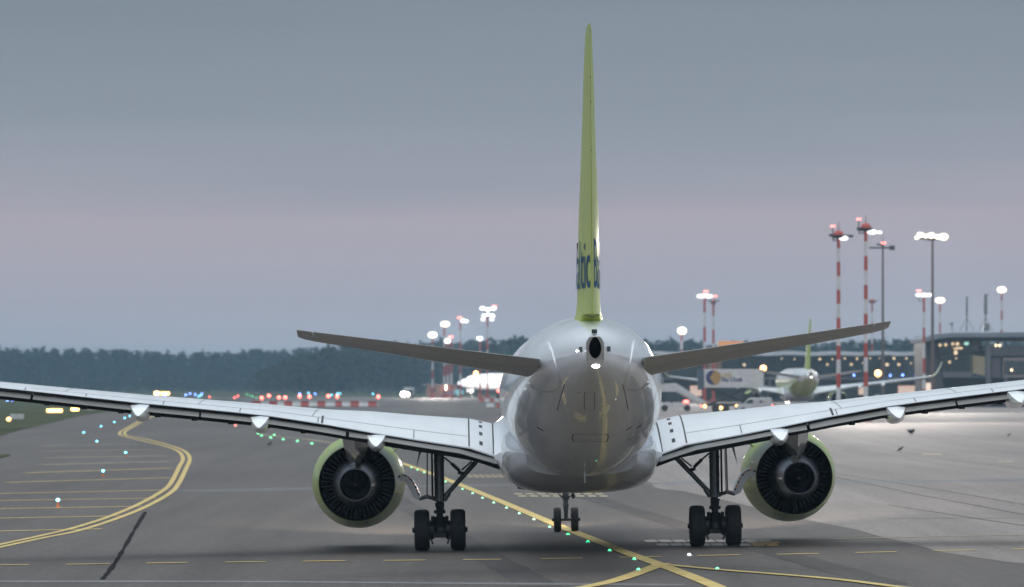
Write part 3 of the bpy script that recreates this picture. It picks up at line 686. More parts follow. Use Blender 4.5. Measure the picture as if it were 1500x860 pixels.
def spot(name, loc, tgt, power, ang, col, parent=None, blend=.6, rad=.3):
    ld = bpy.data.lights.new(name, 'SPOT'); ld.energy = power; ld.spot_size = R(ang); ld.spot_blend = blend; ld.color = col; ld.shadow_soft_size = rad
    o = bpy.data.objects.new(name, ld); link(o, parent); o.location = loc
    o.rotation_euler = (Vector(loc)-Vector(tgt)).to_track_quat('Z', 'Y').to_euler(); return o
spot('taxi_beam', (0,.25,1.17), (0,60,2.5), 22000, 34, (1,.84,.66), g, 1)
for s in (-1, 1):
    b = MB(); b.tube((s*2.45,3.6,2.40), (s*2.45,3.8,2.38), .10, .12, 14); b.build('landing_lamp', mat('landing_lamp_glow', (1,1,1), emit=(1,.9,.75), es=1.5), jet, smooth=True, sharp=35)
    spot('landing_beam', (s*2.5,4.1,2.38), (s*9,50,2.0), 110000, 27, (1,.84,.66), jet, 1)
# underside aerials
for y, z in ((6, 1.8), (-8.6, 2.0)):
    b = MB(); b.hexa([(-.012,y-.2,z+.02),(.012,y-.2,z+.02),(.012,y+.2,z+.02),(-.012,y+.2,z+.02),(-.008,y-.18,z-.25),(.008,y-.18,z-.25),(.008,y+.02,z-.25),(-.008,y+.02,z-.25)]); b.build('blade_aerial', white, fus)
# ---------------------------------------------------------------- beyond the aircraft
def X(u, D): return (u-CX)*D/F
def Z(v, D): return CAM_Z-(v-HZ)*D/F
def glow(name, col, s): return mat(name, (.8,.8,.8), emit=col, es=s)
# other jets: copies of the first with their own paint
m = mat('far_jet_livery', (.40,.46,.12), .35, coat=.5)
t = m.node_tree; bs = t.nodes['Principled BSDF']; tcn = t.nodes.new('ShaderNodeTexCoord'); sp = t.nodes.new('ShaderNodeSeparateXYZ'); t.links.new(tcn.outputs['Object'], sp.inputs[0])
r_ = t.nodes.new('ShaderNodeMapRange'); r_.inputs['From Min'].default_value = 4.05; r_.inputs['From Max'].default_value = 4.2; t.links.new(sp.outputs[2], r_.inputs[0])
mxn = t.nodes.new('ShaderNodeMix'); mxn.data_type = 'RGBA'; mxn.inputs[6].default_value = (.36,.42,.08,1); mxn.inputs[7].default_value = (.78,.79,.8,1)
t.links.new(r_.outputs[0], mxn.inputs[0]); t.links.new(mxn.outputs[2], bs.inputs['Base Color'])
mat('far_white', (.82,.83,.85), .35, coat=.4)
D = 694
mat('far_winglet', (.50,.56,.40), .5)
KEEP = lambda o: o.type != 'LIGHT'
def copy_jet(swap, fusm=None):
    def rec(o, parent=None):
        if o.type == 'LIGHT' or o.name.split('.')[0] in ('cabin_window','guide_vane','access_hatch_seam','rivet_plate','hinge_seam','warning_stripe','lettering') : return None
        c = o.copy(); link(c, parent)
        if o.data is not None and hasattr(o.data, 'materials'):
            for sl in c.material_slots:
                nm = sl.material.name if sl.material else ''
                if o.name.startswith('winglet'): sl.link = 'OBJECT'; sl.material = MATS['far_winglet']
                elif o.name == 'fuselage' and fusm: sl.link = 'OBJECT'; sl.material = MATS[fusm]
                elif nm in swap: sl.link = 'OBJECT'; sl.material = MATS[swap[nm]]
        for ch in kids(o): rec(ch, c)
        return c
    return rec(jet)
j2 = copy_jet({}, 'far_jet_livery'); j2.location = (X(1168, D), D, .5); j2.rotation_euler = (0, 0, R(-.8+2.6))
j2['label'] = 'parked jet with lime green belly and fin seen from behind beside the catering truck'
j3 = copy_jet({'lime_paint': 'far_white', 'nacelle_lime_paint': 'far_white'}); j3.location = (X(788, 1450), 1450, .5); j3.scale = (1.15,)*3; j3.rotation_euler = (0, 0, R(84))
j3['label'] = 'white jet parked side on with its nose to the left below the far floodlights'

# ------------------------------------------------ light masts
lw = glow('floodlight_glow', (1,.86,.64), 3.2); lwc = glow('cool_floodlight_glow', (.95,.98,1), 2.4); lr = glow('red_beacon_glow', (1,.16,.12), 3.5)
brown = mat('galvanised_mast', (.16,.12,.11), .5, metal=.3, noise=.15)
MG = 'floodlight masts around the apron'
def mast(u, D, vtop, r, label, lamps=(), dome=None, beacon=(), banded=True, band=2.8, spike=0, light=0, lampmat=None, arms=(), tgt=None, group=MG):
    """lamps, arms, beacons in photograph pixels relative to u, absolute v"""
    x = X(u, D); z0 = gz(x, D); top = Z(vtop, D)-z0; s = F/D
    t = thing('light_mast', label, 'light mast', (x, D, z0), 0, group)
    MB().box((0,0,.3), (r*5,r*5,.6)).build('footing', redp if banded else mat('mast_footing_concrete', (.3,.29,.28), .8, noise=.1), t, bevel=.04)
    if banded:
        n = max(3, round(top/band)); n += (n+1) % 2
        for k in range(n):
            r0 = r*(1.12-.35*k/n); r1 = r*(1.12-.35*(k+1)/n)
            b = MB(); b.tube((0,0,.6+(top-.6)*k/n), (0,0,.6+(top-.6)*(k+1)/n-.005), r0, r1, 12); b.build('pole_band', redp if (k % 2 == 0) else whitep, t, smooth=True, sharp=35)
    else:
        b = MB(); b.tube((0,0,.6), (0,0,top), r*1.15, r*.65, 12); b.build('pole', brown, t, smooth=True, sharp=35)
    for (u0, v0, u1, v1) in arms:
        b = MB(); b.tube(((u0-u)/s, 0, Z(v0, D)-z0), ((u1-u)/s, 0, Z(v1, D)-z0), .14, n=6); b.build('cross_arm', dark, t)
    for (lu, lv, w_, h_) in lamps:
        lx, lz = (lu-u)/s, Z(lv, D)-z0; W_, H_ = w_/s/2*.9, h_/s/2*.9
        b = MB(); b.lathe([(H_*1.12, W_*.1),(H_*1.06, W_*.45),(H_*.9, W_*.62)], 18, 'z', (lx, -.1, lz)); b.build('lamp_hood', mat('lamp_housing', (.35,.35,.36), .5), t, smooth=True)
        b = MB(); b.loft([[Vector((lx+W_*math.sin(q)*math.cos(a_), -.1+W_*math.sin(q)*math.sin(a_), lz+H_*math.cos(q))) for a_ in np.linspace(0, 2*math.pi, 15)[:-1]] for q in np.linspace(.1, 3.04, 8)]); b.build('lamp', lampmat or lw, t, smooth=True)
        b = MB(); b.tube((0,0,top-.2), (lx,-.1,lz), .08, n=6); b.build('lamp_arm', dark, t)
    if dome:
        dr = dome/s/2; b = MB(); b.lathe([(0, dr),(dr*.4, dr*.93),(dr*.7, dr*.7),(dr*.9, dr*.4),(dr*.97, .05)], 20, 'z', (0,0,top-dr*.2)); b.build('red_dome', redp, t, smooth=True, sharp=60)
        b = MB(); b.lathe([(-.3, dr*.5),(-.25, dr*1.25),(0, dr*1.3),(.05, dr*.9)], 20, 'z', (0,0,top-dr*.25)); b.build('head_platform', dark, t)
    for (bu, bv) in beacon:
        bx, bz = (bu-u)/s, Z(bv, D)-z0
        b = MB(); b.tube((bx,0,top-.6), (bx,0,bz-.15), .05, n=6); b.tube((0,0,top-.6), (bx,0,top-.6), .06, n=6); b.build('beacon_bracket', dark, t)
        for q in (-1.8, 1.8): MB().ball((bx+q/s,-.05,bz), 1.7/s, 8).build('beacon', lr, t, smooth=True)
    if spike: b = MB(); b.tube((0,0,top), (0,0,top+spike), .05, .02, 6); b.build('lightning_rod', dark, t)
    if light:
        tx, ty = tgt or (x, D-40); spot('flood_beam', (0,-1.2 if ty < D else 1.2,top-.9), (tx-x, ty-D, 0), light, 85, (1,.90,.82), t, .8, 1.0)
    return t
LD = 1400
mast(633.6, LD, 493, .24, 'leftmost floodlight mast left of the tail with a single glaring warm head', [(633.6,490.7,15,10)], light=60000)
mast(650.8, LD, 478, .24, 'tall floodlight mast with a warm glaring head second from left beyond the left tailplane', [(652,474.8,15,9)], light=60000)
mast(655.8, LD-20, 503, .24, 'short floodlight mast with a small white head left of the red topped mast', [(655.6,499.5,11,8)], lampmat=lwc)
mast(661.2, LD-20, 497, .24, 'short banded mast with only a red beacon on top beside the white headed mast', [], beacon=[(660.5,493.6)])
mast(674.4, LD, 468, .24, 'banded mast with white lamps reaching out to its right and a red beacon', [(678,470.2,9,6),(683,470.6,7,5)], beacon=[(673.3,465.3)], lampmat=lwc, light=300000, tgt=(-10,1450))
mast(703.2, LD-20, 498, .24, 'short banded mast with one small white lamp just left of the many lamped mast', [(703,496.2,10,7)], lampmat=lwc)
mast(714, LD, 462, .26, 'many lamped banded mast with stacked rows of white floodlights left of the fuselage',
     [(706.5,451.8,8.5,6.5),(714.5,453.5,8.5,6.5),(723,452,8.5,6.5),(709,462.5,7.5,6),(721.5,462.5,8,6),(707.5,468,7,5),(720.5,468,7,5),(714.8,461,7,5)], beacon=[(724,448.8)], lampmat=lwc, light=7000, tgt=(-6,1450))
mast(998.5, 1500, 486, .36, 'short floodlight mast with a round warm glare just right of the fuselage', [(999,484.5,15,12)], light=12000)
mast(1032, 1000, 436, .26, 'banded mast with a wide flat white lamp ring above the right tailplane', [(1026,434,12,6),(1038,434,12,6),(1032,433.6,14,6)], beacon=[(1034,427)], lampmat=lwc, light=50000)
mast(1045, 1060, 442, .26, 'unlit banded mast with a dark head directly behind the wide lamped mast', [], dome=6, beacon=[(1047,434)], arms=[(1037,441,1054,441)])
mast(1228.3, 530, 343, .20, 'left one of two tall banded masts with red domes beside the right wing', [(1235.6,349,15,7)], dome=15, beacon=[(1219.9,331.4)], spike=1.2, band=1.42, lampmat=lwc, light=30000, tgt=(50, 490), arms=[(1214.5,344.5,1250,346)])
mast(1268.3, 530, 332.5, .20, 'right one of two tall banded masts with red domes beside the right wing', [(1277.5,340,16,7),(1288,340.5,9,4)], dome=16, beacon=[(1258,321.3)], spike=1.1, band=1.42, lampmat=lwc, light=30000, tgt=(50, 490), arms=[(1255,335,1270,336)])
mast(1293.2, 750, 354, .19, 'tall thin dark mast with unlit cross arms behind the red domed masts', [], beacon=[(1294.2,356)], banded=False, spike=.8, arms=[(1273,363,1310,363),(1284,358,1293,359),(1303,361,1311,361),(1303,365,1311,365)])
mast(1277.5, 1300, 441, .24, 'distant thin mast with a small red dome between the two tall banded masts', [], dome=8, arms=[(1272,441,1285,441)])
mast(1366, 700, 350, .20, 'tall brown mast with a wide row of dazzling floodlights in front of the terminal', [(1343,348.5,7,5),(1348,344,11,8),(1356,346,8,6),(1364,345,12,9),(1373,347,9,7),(1382,347,15,11)], banded=False, light=80000, tgt=(54, 640), arms=[(1342,349,1388,349)])
mast(1353.4, 800, 434.5, .20, 'banded mast with a flat white lamp ring at the left end of the glass terminal', [(1346,432.3,11,5),(1353.4,432.3,13,6),(1361,432.3,11,5)], beacon=[(1345.9,426)], lampmat=lwc, light=10000, tgt=(58, 765))
mast(1377, 1400, 442, .26, 'distant mast with a warm glaring head right of the brown mast', [(1377,440,16,9)])
mast(1467.3, 1400, 427, .28, 'distant banded mast with a warm glaring head rising behind the terminal roof', [(1467.3,424.5,15,10)])

# ------------------------------------------------ airfield lights
cyan = glow('cyan_light', (.12,.75,1), 5); green = glow('green_light', (.0,1,.28), 2.6); blue = glow('blue_light', (.12,.25,1), 12)
redl = glow('red_light', (1,.10,.06), 8); amber = glow('amber_light', (1,.5,.12), 9); whl = glow('white_light', (1,.95,.9), 1.6)
standm = mat('light_stand_orange', (.5,.16,.05), .6)
ORD = ['first','second','third','fourth','fifth','sixth','seventh','eighth','ninth','tenth','eleventh','twelfth','thirteenth','fourteenth','fifteenth','sixteenth','seventeenth','eighteenth','nineteenth']
def elevated(u, vlamp, vbase, m, label, group, r=.07, name='taxiway_edge_light'):
    p = G(u, vbase); t = thing(name, label, 'airfield light', p, 0, group); D = p.y; h = max(.25, Z(vlamp, D)-p.z); r = max(r, 1.15*D/F)
    MB().lathe([(0, r*1.3),(.05, r*1.2),(.06, .03),(h-r*.6, .03)], 12, 'z').build('stand', standm, t)
    MB().ball((0,0,h), r, 10, (1,1,.85)).build('lens', m, t, smooth=True)
for u, v, vb in ((122.5,634.8,638.5),(148,625.6,629),(167.5,619,622.4),(182.6,612.8,616),(190,610,613),(142,647,652),(184,663.7,669.5),(151,689.8,698),(84.8,732.3,743.5)):
    elevated(u, v, vb, cyan, {85:'nearest cyan light, standing on a hatch line in the lower left',151:'second nearest cyan light, above the upper hatch lines',184:'rightmost near cyan light, close to the bend of the double line',142:'cyan light between the upper row of cyan lights and the bend',122:'leftmost cyan light of the slanting row near the grass',148:'second cyan light from the left in the slanting row',168:'third cyan light from the left in the slanting row',183:'cyan light just left of the outer left flap fairing',190:'cyan light half hidden by the outer left flap fairing'}[round(u)], 'cyan taxiway edge lights')
gd = None
def flush(u, v, m, label, group, name='centreline_light', r=.04, cat='airfield light'):
    p = G(u, v); r = max(r, .95*p.y/F); t = thing(name, label, cat, p, 0, group)
    MB().lathe([(0, r*2.0),(.016, r*1.7),(.018, r*1.05)], 14, 'z').build('rim', alum, t)
    MB().lathe([(.018, r),(.018+r*.5, r*.9),(.018+r*.9, r*.5),(.018+r, .01)], 12, 'z').build('lens', m, t, smooth=True)
for i_, (u, v) in enumerate(((602.7,685.6),(611.6,689),(621.4,693),(652.7,706.5),(677.5,717.4),(692.3,723.8),(706.8,730.5),(723.3,737.5),(742,745),(760.7,753.4),(782,762),(805.3,773.2),(832,784),(861,795),(893,808),(929,820.5))):
    flush(u, v, green, ORD[i_]+' green light from the left engine along the main yellow centre line', 'green centreline lights by the main yellow line')
flush(935, 836, green, 'green light set in the asphalt inside the curve of the yellow turn line', 'green lights near the line junction')
flush(1050.7, 834.7, green, 'green light set in the asphalt beside the thin yellow line leading right', 'green lights near the line junction')
flush(1009.6, 814.5, whl, 'lone white light set in the asphalt below the right main wheels', None, r=.05)
for i_, (u, v) in enumerate(((364,619.5),(378,636),(383,639),(396.6,642),(401.6,638),(414.8,644.6),(435.6,647),(456.7,650.8))):
    flush(u, v, green, ORD[i_]+' from left of the far green lights between flap fairing and left engine', 'far green centreline lights', r=.09)
for i_, (u, v) in enumerate(((361,577.5),(364,578.5),(367.5,579.6),(371,580.8),(376,582.5))):
    flush(u, v+.6, green, ORD[i_]+' from left of the distant green lights above the left wing', 'distant green taxiway lights', r=.12)
flush(344.8, 624, redl, 'lone reddish light set in the taxiway below the left wing', None, r=.09)
for i_, (u, v) in enumerate(((10.7,586.7),(17.5,586),(241.4,579),(272,578.6),(278.4,576.4),(286,578),(295.5,577),(438.9,577),(461.8,576.8))):
    elevated(u, v, v+2.2, blue, ORD[i_]+' from left of the distant blue lights about the left wing', 'distant blue edge lights', name='edge_light')
for i_, (u, v) in enumerate(((291,580.5),(294,579.5),(452,575.8),(485.6,578.4),(494,576.6),(498,576.6),(546.4,577))):
    elevated(u, v, v+2.2, cyan, ORD[i_]+' from left of the distant cyan lights above the left wing', 'distant cyan edge lights', name='edge_light')
for i_, (u, v) in enumerate(((307,581.4),(343.7,582.6),(348.4,580))):
    elevated(u, v, v+3, redl, ORD[i_]+' from left of the red lights standing left of the barriers', 'distant red lights', name='edge_light')

# red and white barriers with lamps
bb = MB(); bb.loft([[Vector(p) for p in ((-.32*k,y,0),(-.32*k,y,.18),(-.14*k,y,.42),(-.12*k,y,.78),(.12*k,y,.78),(.14*k,y,.42),(.32*k,y,.18),(.32*k,y,0))] for y, k in ((-.68,.95),(-.6,1),(.6,1),(.68,.95))])
bme = {}
def barrier(u, v, red, label, group, sc_=1.0):
    p = G(u, v); key = red
    if key not in bme: o = bb.build('barrier', redp if red else whitep, None); bme[key] = o.data
    else: o = bpy.data.objects.new('barrier', bme[key]); link(o)
    o.location = p; o.rotation_euler = (0,0,R(90+random.uniform(-4,4))); o.scale = (sc_,)*3
    tag(o, label, 'barrier', group)
k = 0
for i in range(15):
    barrier(375+i*12.1, 595.8, i % 2 == 0, ('red' if i % 2 == 0 else 'white')+' barrier, '+ORD[i]+' from left in the line beyond the left wing', 'barriers in a line beyond the left wing', 1.12)
for i_, (u, v) in enumerate(((383.4,583),(393.8,579.8),(408.6,582.3),(417.9,582.3),(438.9,580.5),(453.4,581.2),(480.9,580.3),(494,581),(554.2,581.2))):
    D = 905; x = X(u, D); z0 = gz(x, D)
    t = thing('warning_lamp', ORD[i_]+' from left of the red lamps on posts behind the barriers', 'warning lamp', (x, D, z0), 0, 'red warning lamps over the barriers')
    b = MB(); b.tube((0,0,0), (0,0,Z(v, D)-z0-.1), .04, n=6); b.tube((0,0,0),(0,0,.08),.25,.2,8); b.build('post', whitep, t); MB().ball((0,0,Z(v, D)-z0), .27, 8).build('lens', redl, t, smooth=True)
for i_, (u, v, c) in enumerate(((706,588.5,1),(713,588.5,0),(720,588.5,1),(727,588.5,0),(733,588,1),(718,596.5,0),(733,597,1))):
    barrier(u, v, c, ['red barrier at the left end of the far row beside the fuselage','white barrier second from left in the far row beside the fuselage','red barrier in the middle of the far row beside the fuselage','white barrier fourth from left in the far row beside the fuselage','red barrier of the far row touching the fuselage edge','nearer white barrier standing alone left of the fuselage','nearer red barrier against the fuselage edge'][i_], 'barriers left of the fuselage', .85)
for i in range(7):
    barrier(1144+i*7, 602, i % 2 == 0, ('red' if i % 2 == 0 else 'white')+' barrier, '+ORD[i]+' from left in the row below the parked green jet', 'barriers below the parked green jet', 1.0)

# lit signs on the grass
def sign(u0, u1, vt, vb, vg, face, label, group=None, lit=None):
    p = G((u0+u1)/2, vg); D = p.y; s = F/D; w_ = (u1-u0)/s; h_ = (vb-vt)/s; zb = Z(vb, D)-p.z
    t = thing('taxiway_sign', label, 'airfield sign', p, 0, group)
    MB().box((0,0,zb+h_/2), (w_, .3, h_)).build('cabinet', whitep if lit is None else dark, t, bevel=.03)
    if lit: MB().box((0,-.165,zb+h_/2), (w_*.94, .02, h_*.86)).build('sign_face', lit, t)
    b = MB()
    for q in (-.35, .35): b.box((q*w_, 0, zb/2), (.1,.1,max(.02, zb)))
    b.build('sign_legs', dark, t)
sign(68, 92, 598.8, 604.2, 606, None, 'wide amber lit taxiway sign on the grass below the left wing tip', lit=amber)
sign(104, 116, 596.8, 602, 604, None, 'short amber lit taxiway sign right of the wide one on the grass', lit=amber)
sign(122, 139, 596.2, 600.5, 602, None, 'unlit pale taxiway sign at the far edge of the grass')
sign(15, 35, 606.8, 614.2, 616.5, None, 'pale grey equipment cabinet standing on the grass at far left')
elevated(12.8, 614.5, 618, amber, 'small amber lamp beside the pale cabinet on the grass', None, name='marker_light', r=.2)
sign(226, 233, 573.5, 579, 581, None, 'bright amber lit sign at the left end of the distant pair', lit=glow('amber_sign', (1,.55,.2), 14))
sign(234.5, 248.5, 574, 578.6, 580.6, None, 'longer amber lit sign at the right of the distant pair', lit=amber)

# ------------------------------------------------ vehicles
tyrem = rubber
def wheels(t, pts, r, w_=.28):
    for x, y in pts:
        b = MB(); b.lathe([(-w_/2, r*.6),(-w_/2, r*.9),(-w_/2*.8, r),(w_/2*.8, r),(w_/2, r*.9),(w_/2, r*.6)], 18, 'y', (x, y, r)); b.lathe([(-w_/2*1.02,.01),(-w_/2*.9, r*.55),(w_/2*.9, r*.55),(w_/2*1.02,.01)], 12, 'y', (x, y, r)); b.build('wheel', rubber, t, smooth=True, sharp=40)
def veh(name, u, D, label, cat, group=None, rz=0):
    x = X(u, D); return thing(name, label, cat, (x, D, gz(x, D)+.002), rz, group)
# small white van, nose to the left
vn = veh('service_van', 1105, 680, 'small white delivery van with its nose to the left above the right wing', 'van')
b = MB(); prof = [(-2.2,.35),(-2.25,.75),(-2.1,.98),(-1.35,1.12),(-.75,1.72),(-.45,1.82),(1.9,1.86),(2.15,1.7),(2.2,.4),(1.9,.3),(-1.9,.3)]
b.loft([[Vector((x*k, y, .3+(z-.3)*kk)) for x, z in prof] for y, k, kk in ((-.86,.97,.97),(-.8,1,1),(.8,1,1),(.86,.97,.97))]); b.build('body', whitep, vn, bevel=.04)
b = MB(); b.prism([(-1.2,1.14),(-.72,1.62),(-.18,1.64),(-.18,1.12)], -.875, -.868); b.prism([(-1.2,1.14),(-.72,1.62),(-.18,1.64),(-.18,1.12)], .868, .875); b.build('side_window', glassd, vn)
b = MB(); b.hexa([(-1.38,-.7,1.14),(-1.38,.7,1.14),(-1.35,.7,1.14),(-1.35,-.7,1.14),(-.83,-.62,1.68),(-.83,.62,1.68),(-.80,.62,1.68),(-.80,-.62,1.68)]); b.build('windscreen', glassd, vn)
MB().box((-2.22,0,.45), (.12,1.6,.25)).build('bumper', black, vn, bevel=.03)
for x, n, mm in ((-2.17,'headlight',amber),(2.2,'tail_light',redl)):
    for y in (-.68,.68): MB().ball((x, y, .85), .13, 8).build(n, mm, vn)
b = MB(); b.box((.2,-.872,1.1), (.015,.01,1.1)); b.box((1.05,-.872,1.1),(.015,.01,1.1)); b.build('door_seam', seam, vn)
b = MB(); b.lathe([(-.884,.17),(-.872,.17)], 20, 'y', (.75,0,1.35)); b.build('side_emblem', mat('emblem_navy', (.02,.03,.14), .4), vn)
MB().box((1.2,-.876,1.35), (.35,.01,.08)).build('side_emblem_bar', mat('emblem_gold', (.55,.33,.10), .5), vn)
wheels(vn, [(-1.4,-.75),(1.35,-.75),(-1.4,.75),(1.35,.75)], .33)

# high lift catering truck
D = 683; ct = veh('catering_truck', 1074, D, 'catering truck with its long white box raised on scissor arms', 'catering truck')
s = F/D; zz = lambda v: Z(v, D)-ct.location.z; xx = lambda u: (u-1074)/s
b = MB(); b.box(((xx(1031)+xx(1118))/2, 0, (zz(541)+zz(568))/2), (xx(1118)-xx(1031), 2.4, zz(541)-zz(568))); cb_ = b.build('cargo_box', whitep, ct, bevel=.06)
b = MB(); b.box(((xx(1022)+xx(1030.6))/2, 0, (zz(541.5)+zz(571))/2), (xx(1030.6)-xx(1022), 2.2, zz(541.5)-zz(571))); b.build('rear_shutter', mat('slate_panel', (.10,.12,.16), .6), ct, bevel=.03)
b = MB(); b.box((xx(1118.3)+.8, 0, zz(567)), (1.7, 2.2, .15)); 
for q in (.05, .8, 1.6): b.box((xx(1118.3)+q, -1.1, zz(567)+.55), (.06,.06,1.1)); b.box((xx(1118.3)+q, 1.1, zz(567)+.55), (.06,.06,1.1))
b.box((xx(1118.3)+.8,-1.1,zz(567)+1.1), (1.7,.06,.06)); b.box((xx(1118.3)+.8,1.1,zz(567)+1.1), (1.7,.06,.06)); b.build('front_platform', alum, ct)
for y in (-.8, .8):
    for a, c in (((1040,568.5),(1093,590)),((1040,592),(1093,568.5))):
        b = MB(); b.tube((xx(a[0]), y, zz(a[1])), (xx(c[0]), y+.06, zz(c[1])), .14, n=8); b.build('scissor_arm', dark, ct)
b = MB(); b.box((xx(1062), 0, zz(593)), (xx(1097)-xx(1028), 1.6, .35)); b.box((xx(1030),0,zz(594.5)),(.3,2.2,.5)); b.build('chassis', dark, ct, bevel=.03)
b = MB(); b.prism([(xx(1086),.5),(xx(1108),.5),(xx(1108),1.4),(xx(1103),2.3),(xx(1086),2.35)], -1.15, 1.15); cb2 = b.build('cab', dark, ct, bevel=.06)
MB().box((xx(1100),-1.16,1.75), (.9,.02,.7)).build('cab_window', glassd, cb2)
wheels(ct, [(xx(1062),-.95),(xx(1062),.95),(xx(1048),-.95),(xx(1100),-.95),(xx(1100),.95)], .50, .35)
for u, v in ((1032,595),(1055.8,597.5)): MB().ball((xx(u),-1.2,zz(v)), .19, 8).build('marker_lamp', amber, ct)
MB().ball((xx(1027),-1.2,zz(594.5)), .12, 8).build('rear_lamp', redl, ct)
# emblem and lettering on the box
b = MB(); b.lathe([(-1.225,.92),(-1.205,.92)], 40, 'y', (xx(1044.5),0,zz(553.2))); em = b.build('globe_emblem', mat('emblem_navy', (.02,.03,.14)), cb_, smooth=True, sharp=30)
for k in range(11):
    z = .78-k*.155; w0 = math.sqrt(max(0, .9**2-z*z)); x0 = -.55+.11*abs(k-5)+(.14 if k % 2 else 0)
    if x0 < w0: MB().box((xx(1044.5)+(x0+w0)/2, -1.235, zz(553.2)+z), (w0-x0, .012, .125)).build('globe_stripe', mat('emblem_gold', (.55,.33,.10)), em)
def text(body, size, loc, m, parent, name='lettering', rot=(R(90),0,0), depth=.01, bold=0):
    cu = bpy.data.curves.new('lettering_curve', 'FONT'); cu.body = body; cu.size = size; cu.extrude = depth; cu.resolution_u = 3; cu.offset = bold
    to = bpy.data.objects.new('lettering_source', cu); COL.objects.link(to); bpy.context.view_layer.update()
    me = bpy.data.meshes.new_from_object(to.evaluated_get(bpy.context.evaluated_depsgraph_get())); bpy.data.objects.remove(to)
    me.materials.clear(); me.materials.append(m); me.name = name; o = bpy.data.objects.new(name, me); link(o, parent); o.location = loc; o.rotation_euler = rot; return o
text('LSG', .72, (xx(1056.3), -1.22, zz(552.6)), MATS['emblem_gold'], cb_, bold=.015)
text('Sky Chefs', .66, (xx(1056.3), -1.22, zz(558.6)), MATS['emblem_navy'], cb_, bold=.015)

# passenger stairs
D = 720; ps = veh('passenger_stairs', 1000, D, 'white covered passenger stairs on a truck right beside the fuselage', 'passenger stairs')
s = F/D; zz = lambda v: Z(v, D)-ps.location.z; xx = lambda u: (u-1000)/s
b = MB(); b.prism([(xx(966),zz(574)),(xx(990),zz(574)),(xx(1031),zz(597)),(xx(1036),zz(590)),(xx(990),zz(561.5)),(xx(966),zz(563))], -1.0, 1.0); b.build('stair_body', whitep, ps, bevel=.05)
b = MB(); b.prism([(xx(990),zz(572.5)),(xx(1031),zz(595.6)),(xx(1031.4),zz(594.8)),(xx(990.4),zz(571.6))], -1.02, -1.005); b.build('side_trim', alum, ps)
b = MB(); b.box((xx(990), 0, zz(593.5)), (xx(1010)-xx(970), 2.0, .45)); b.box((xx(1006),0,zz(589)),(.8,1.9,.5)); b.build('chassis', whitep, ps, bevel=.04)
b = MB(); b.tube((xx(972),-.8,zz(592)), (xx(978),-.8,zz(574)), .09, n=6); b.tube((xx(985),-.8,zz(592)), (xx(975),-.8,zz(574)), .09, n=6); b.build('support_leg', dark, ps)
wheels(ps, [(xx(973.5),-.9),(xx(1006.5),-.9),(xx(973.5),.9),(xx(1006.5),.9)], .42)
for u in (1002.5, 1006): MB().ball((xx(u),-1.03,zz(588.2)), .15, 8).build('tail_light', redl, ps)

# truck with headlights on, far left of the fuselage
D = 1400; v1 = veh('box_truck', 594, D, 'distant truck driving towards us with glaring headlights', 'truck')
MB().box((.9,1.5,1.6), (2.4,4.5,2.2)).build('cargo_box', whitep, v1, bevel=.05); b = MB(); b.prism([(-.3,.4),(2.1,.4),(2.1,1.6),(1.9,2.1),(-.1,2.1),(-.3,1.6)], -2.0, -.8); b.build('cab', grey, v1, bevel=.05)
MB().box((.9,-2.02,1.65), (1.9,.03,.7)).build('windscreen', glassd, v1)
wheels(v1, [(-.2,-1.3),(2.0,-1.3),(-.2,2.6),(2.0,2.6)], .45)
hl = glow('headlamp_glow', (1,.88,.72), 30)
for x, z, r in ((-.55,1.0,.62),(.55,1.0,.45)): MB().lathe([(-2.1,.01),(-2.09,r),(-2.02,r*.9)], 14, 'y', (x,0,z)).build('headlight', hl, v1, smooth=True)
D = 1470
for u, w_, h_, m_, lab in ((658,2.9,1.5,mat('navy_truck', (.03,.05,.12), .5),'dark blue truck parked left of the white side on jet'),(673,2.3,1.6,mat('teal_truck', (.05,.22,.27), .5),'teal truck parked under the nose of the white jet')):
    t = veh('parked_truck', u, D, lab, 'truck'); MB().box((0,0,.5+h_/2), (w_*.98,2.2,h_)).build('body', m_, t, bevel=.08); MB().box((-w_*.45,0,.9), (.9,2.1,.9)).build('cab', m_, t, bevel=.1)
    MB().box((-w_*.45,-1.07,1.05), (.5,.03,.4)).build('cab_window', glassd, t); wheels(t, [(-w_*.4,-1),(w_*.35,-1),(-w_*.4,1),(w_*.35,1)], .45)
t = veh('baggage_tractor', 731.5, 1180, 'dark baggage tractor with a red lamp at the left edge of the fuselage', 'tractor')
MB().box((0,0,.7), (1.2,2.4,.8)).build('body', dark, t, bevel=.05); MB().box((0,.3,1.5), (1.1,1.1,1.0)).build('cab', dark, t, bevel=.08); MB().ball((-.2,-.5,2.1), .3, 8).build('beacon', redl, t); wheels(t, [(-.5,-.9),(.5,-.9),(-.5,.9),(.5,.9)], .35)
# covered baggage cart
t = veh('baggage_cart', 1281, 760, 'white covered baggage cart between the right masts and the glass terminal', 'baggage cart')
b = MB(); b.prism([(-.95,.6),(.9,.6),(1.0,1.9),(.4,2.05),(-.9,1.5)], -1, 1); b.build('cover', whitep, t, bevel=.05); MB().box((0,0,.5), (2.1,1.9,.15)).build('deck', dark, t); wheels(t, [(-.7,-.9),(.7,-.9),(-.7,.9),(.7,.9)], .3)

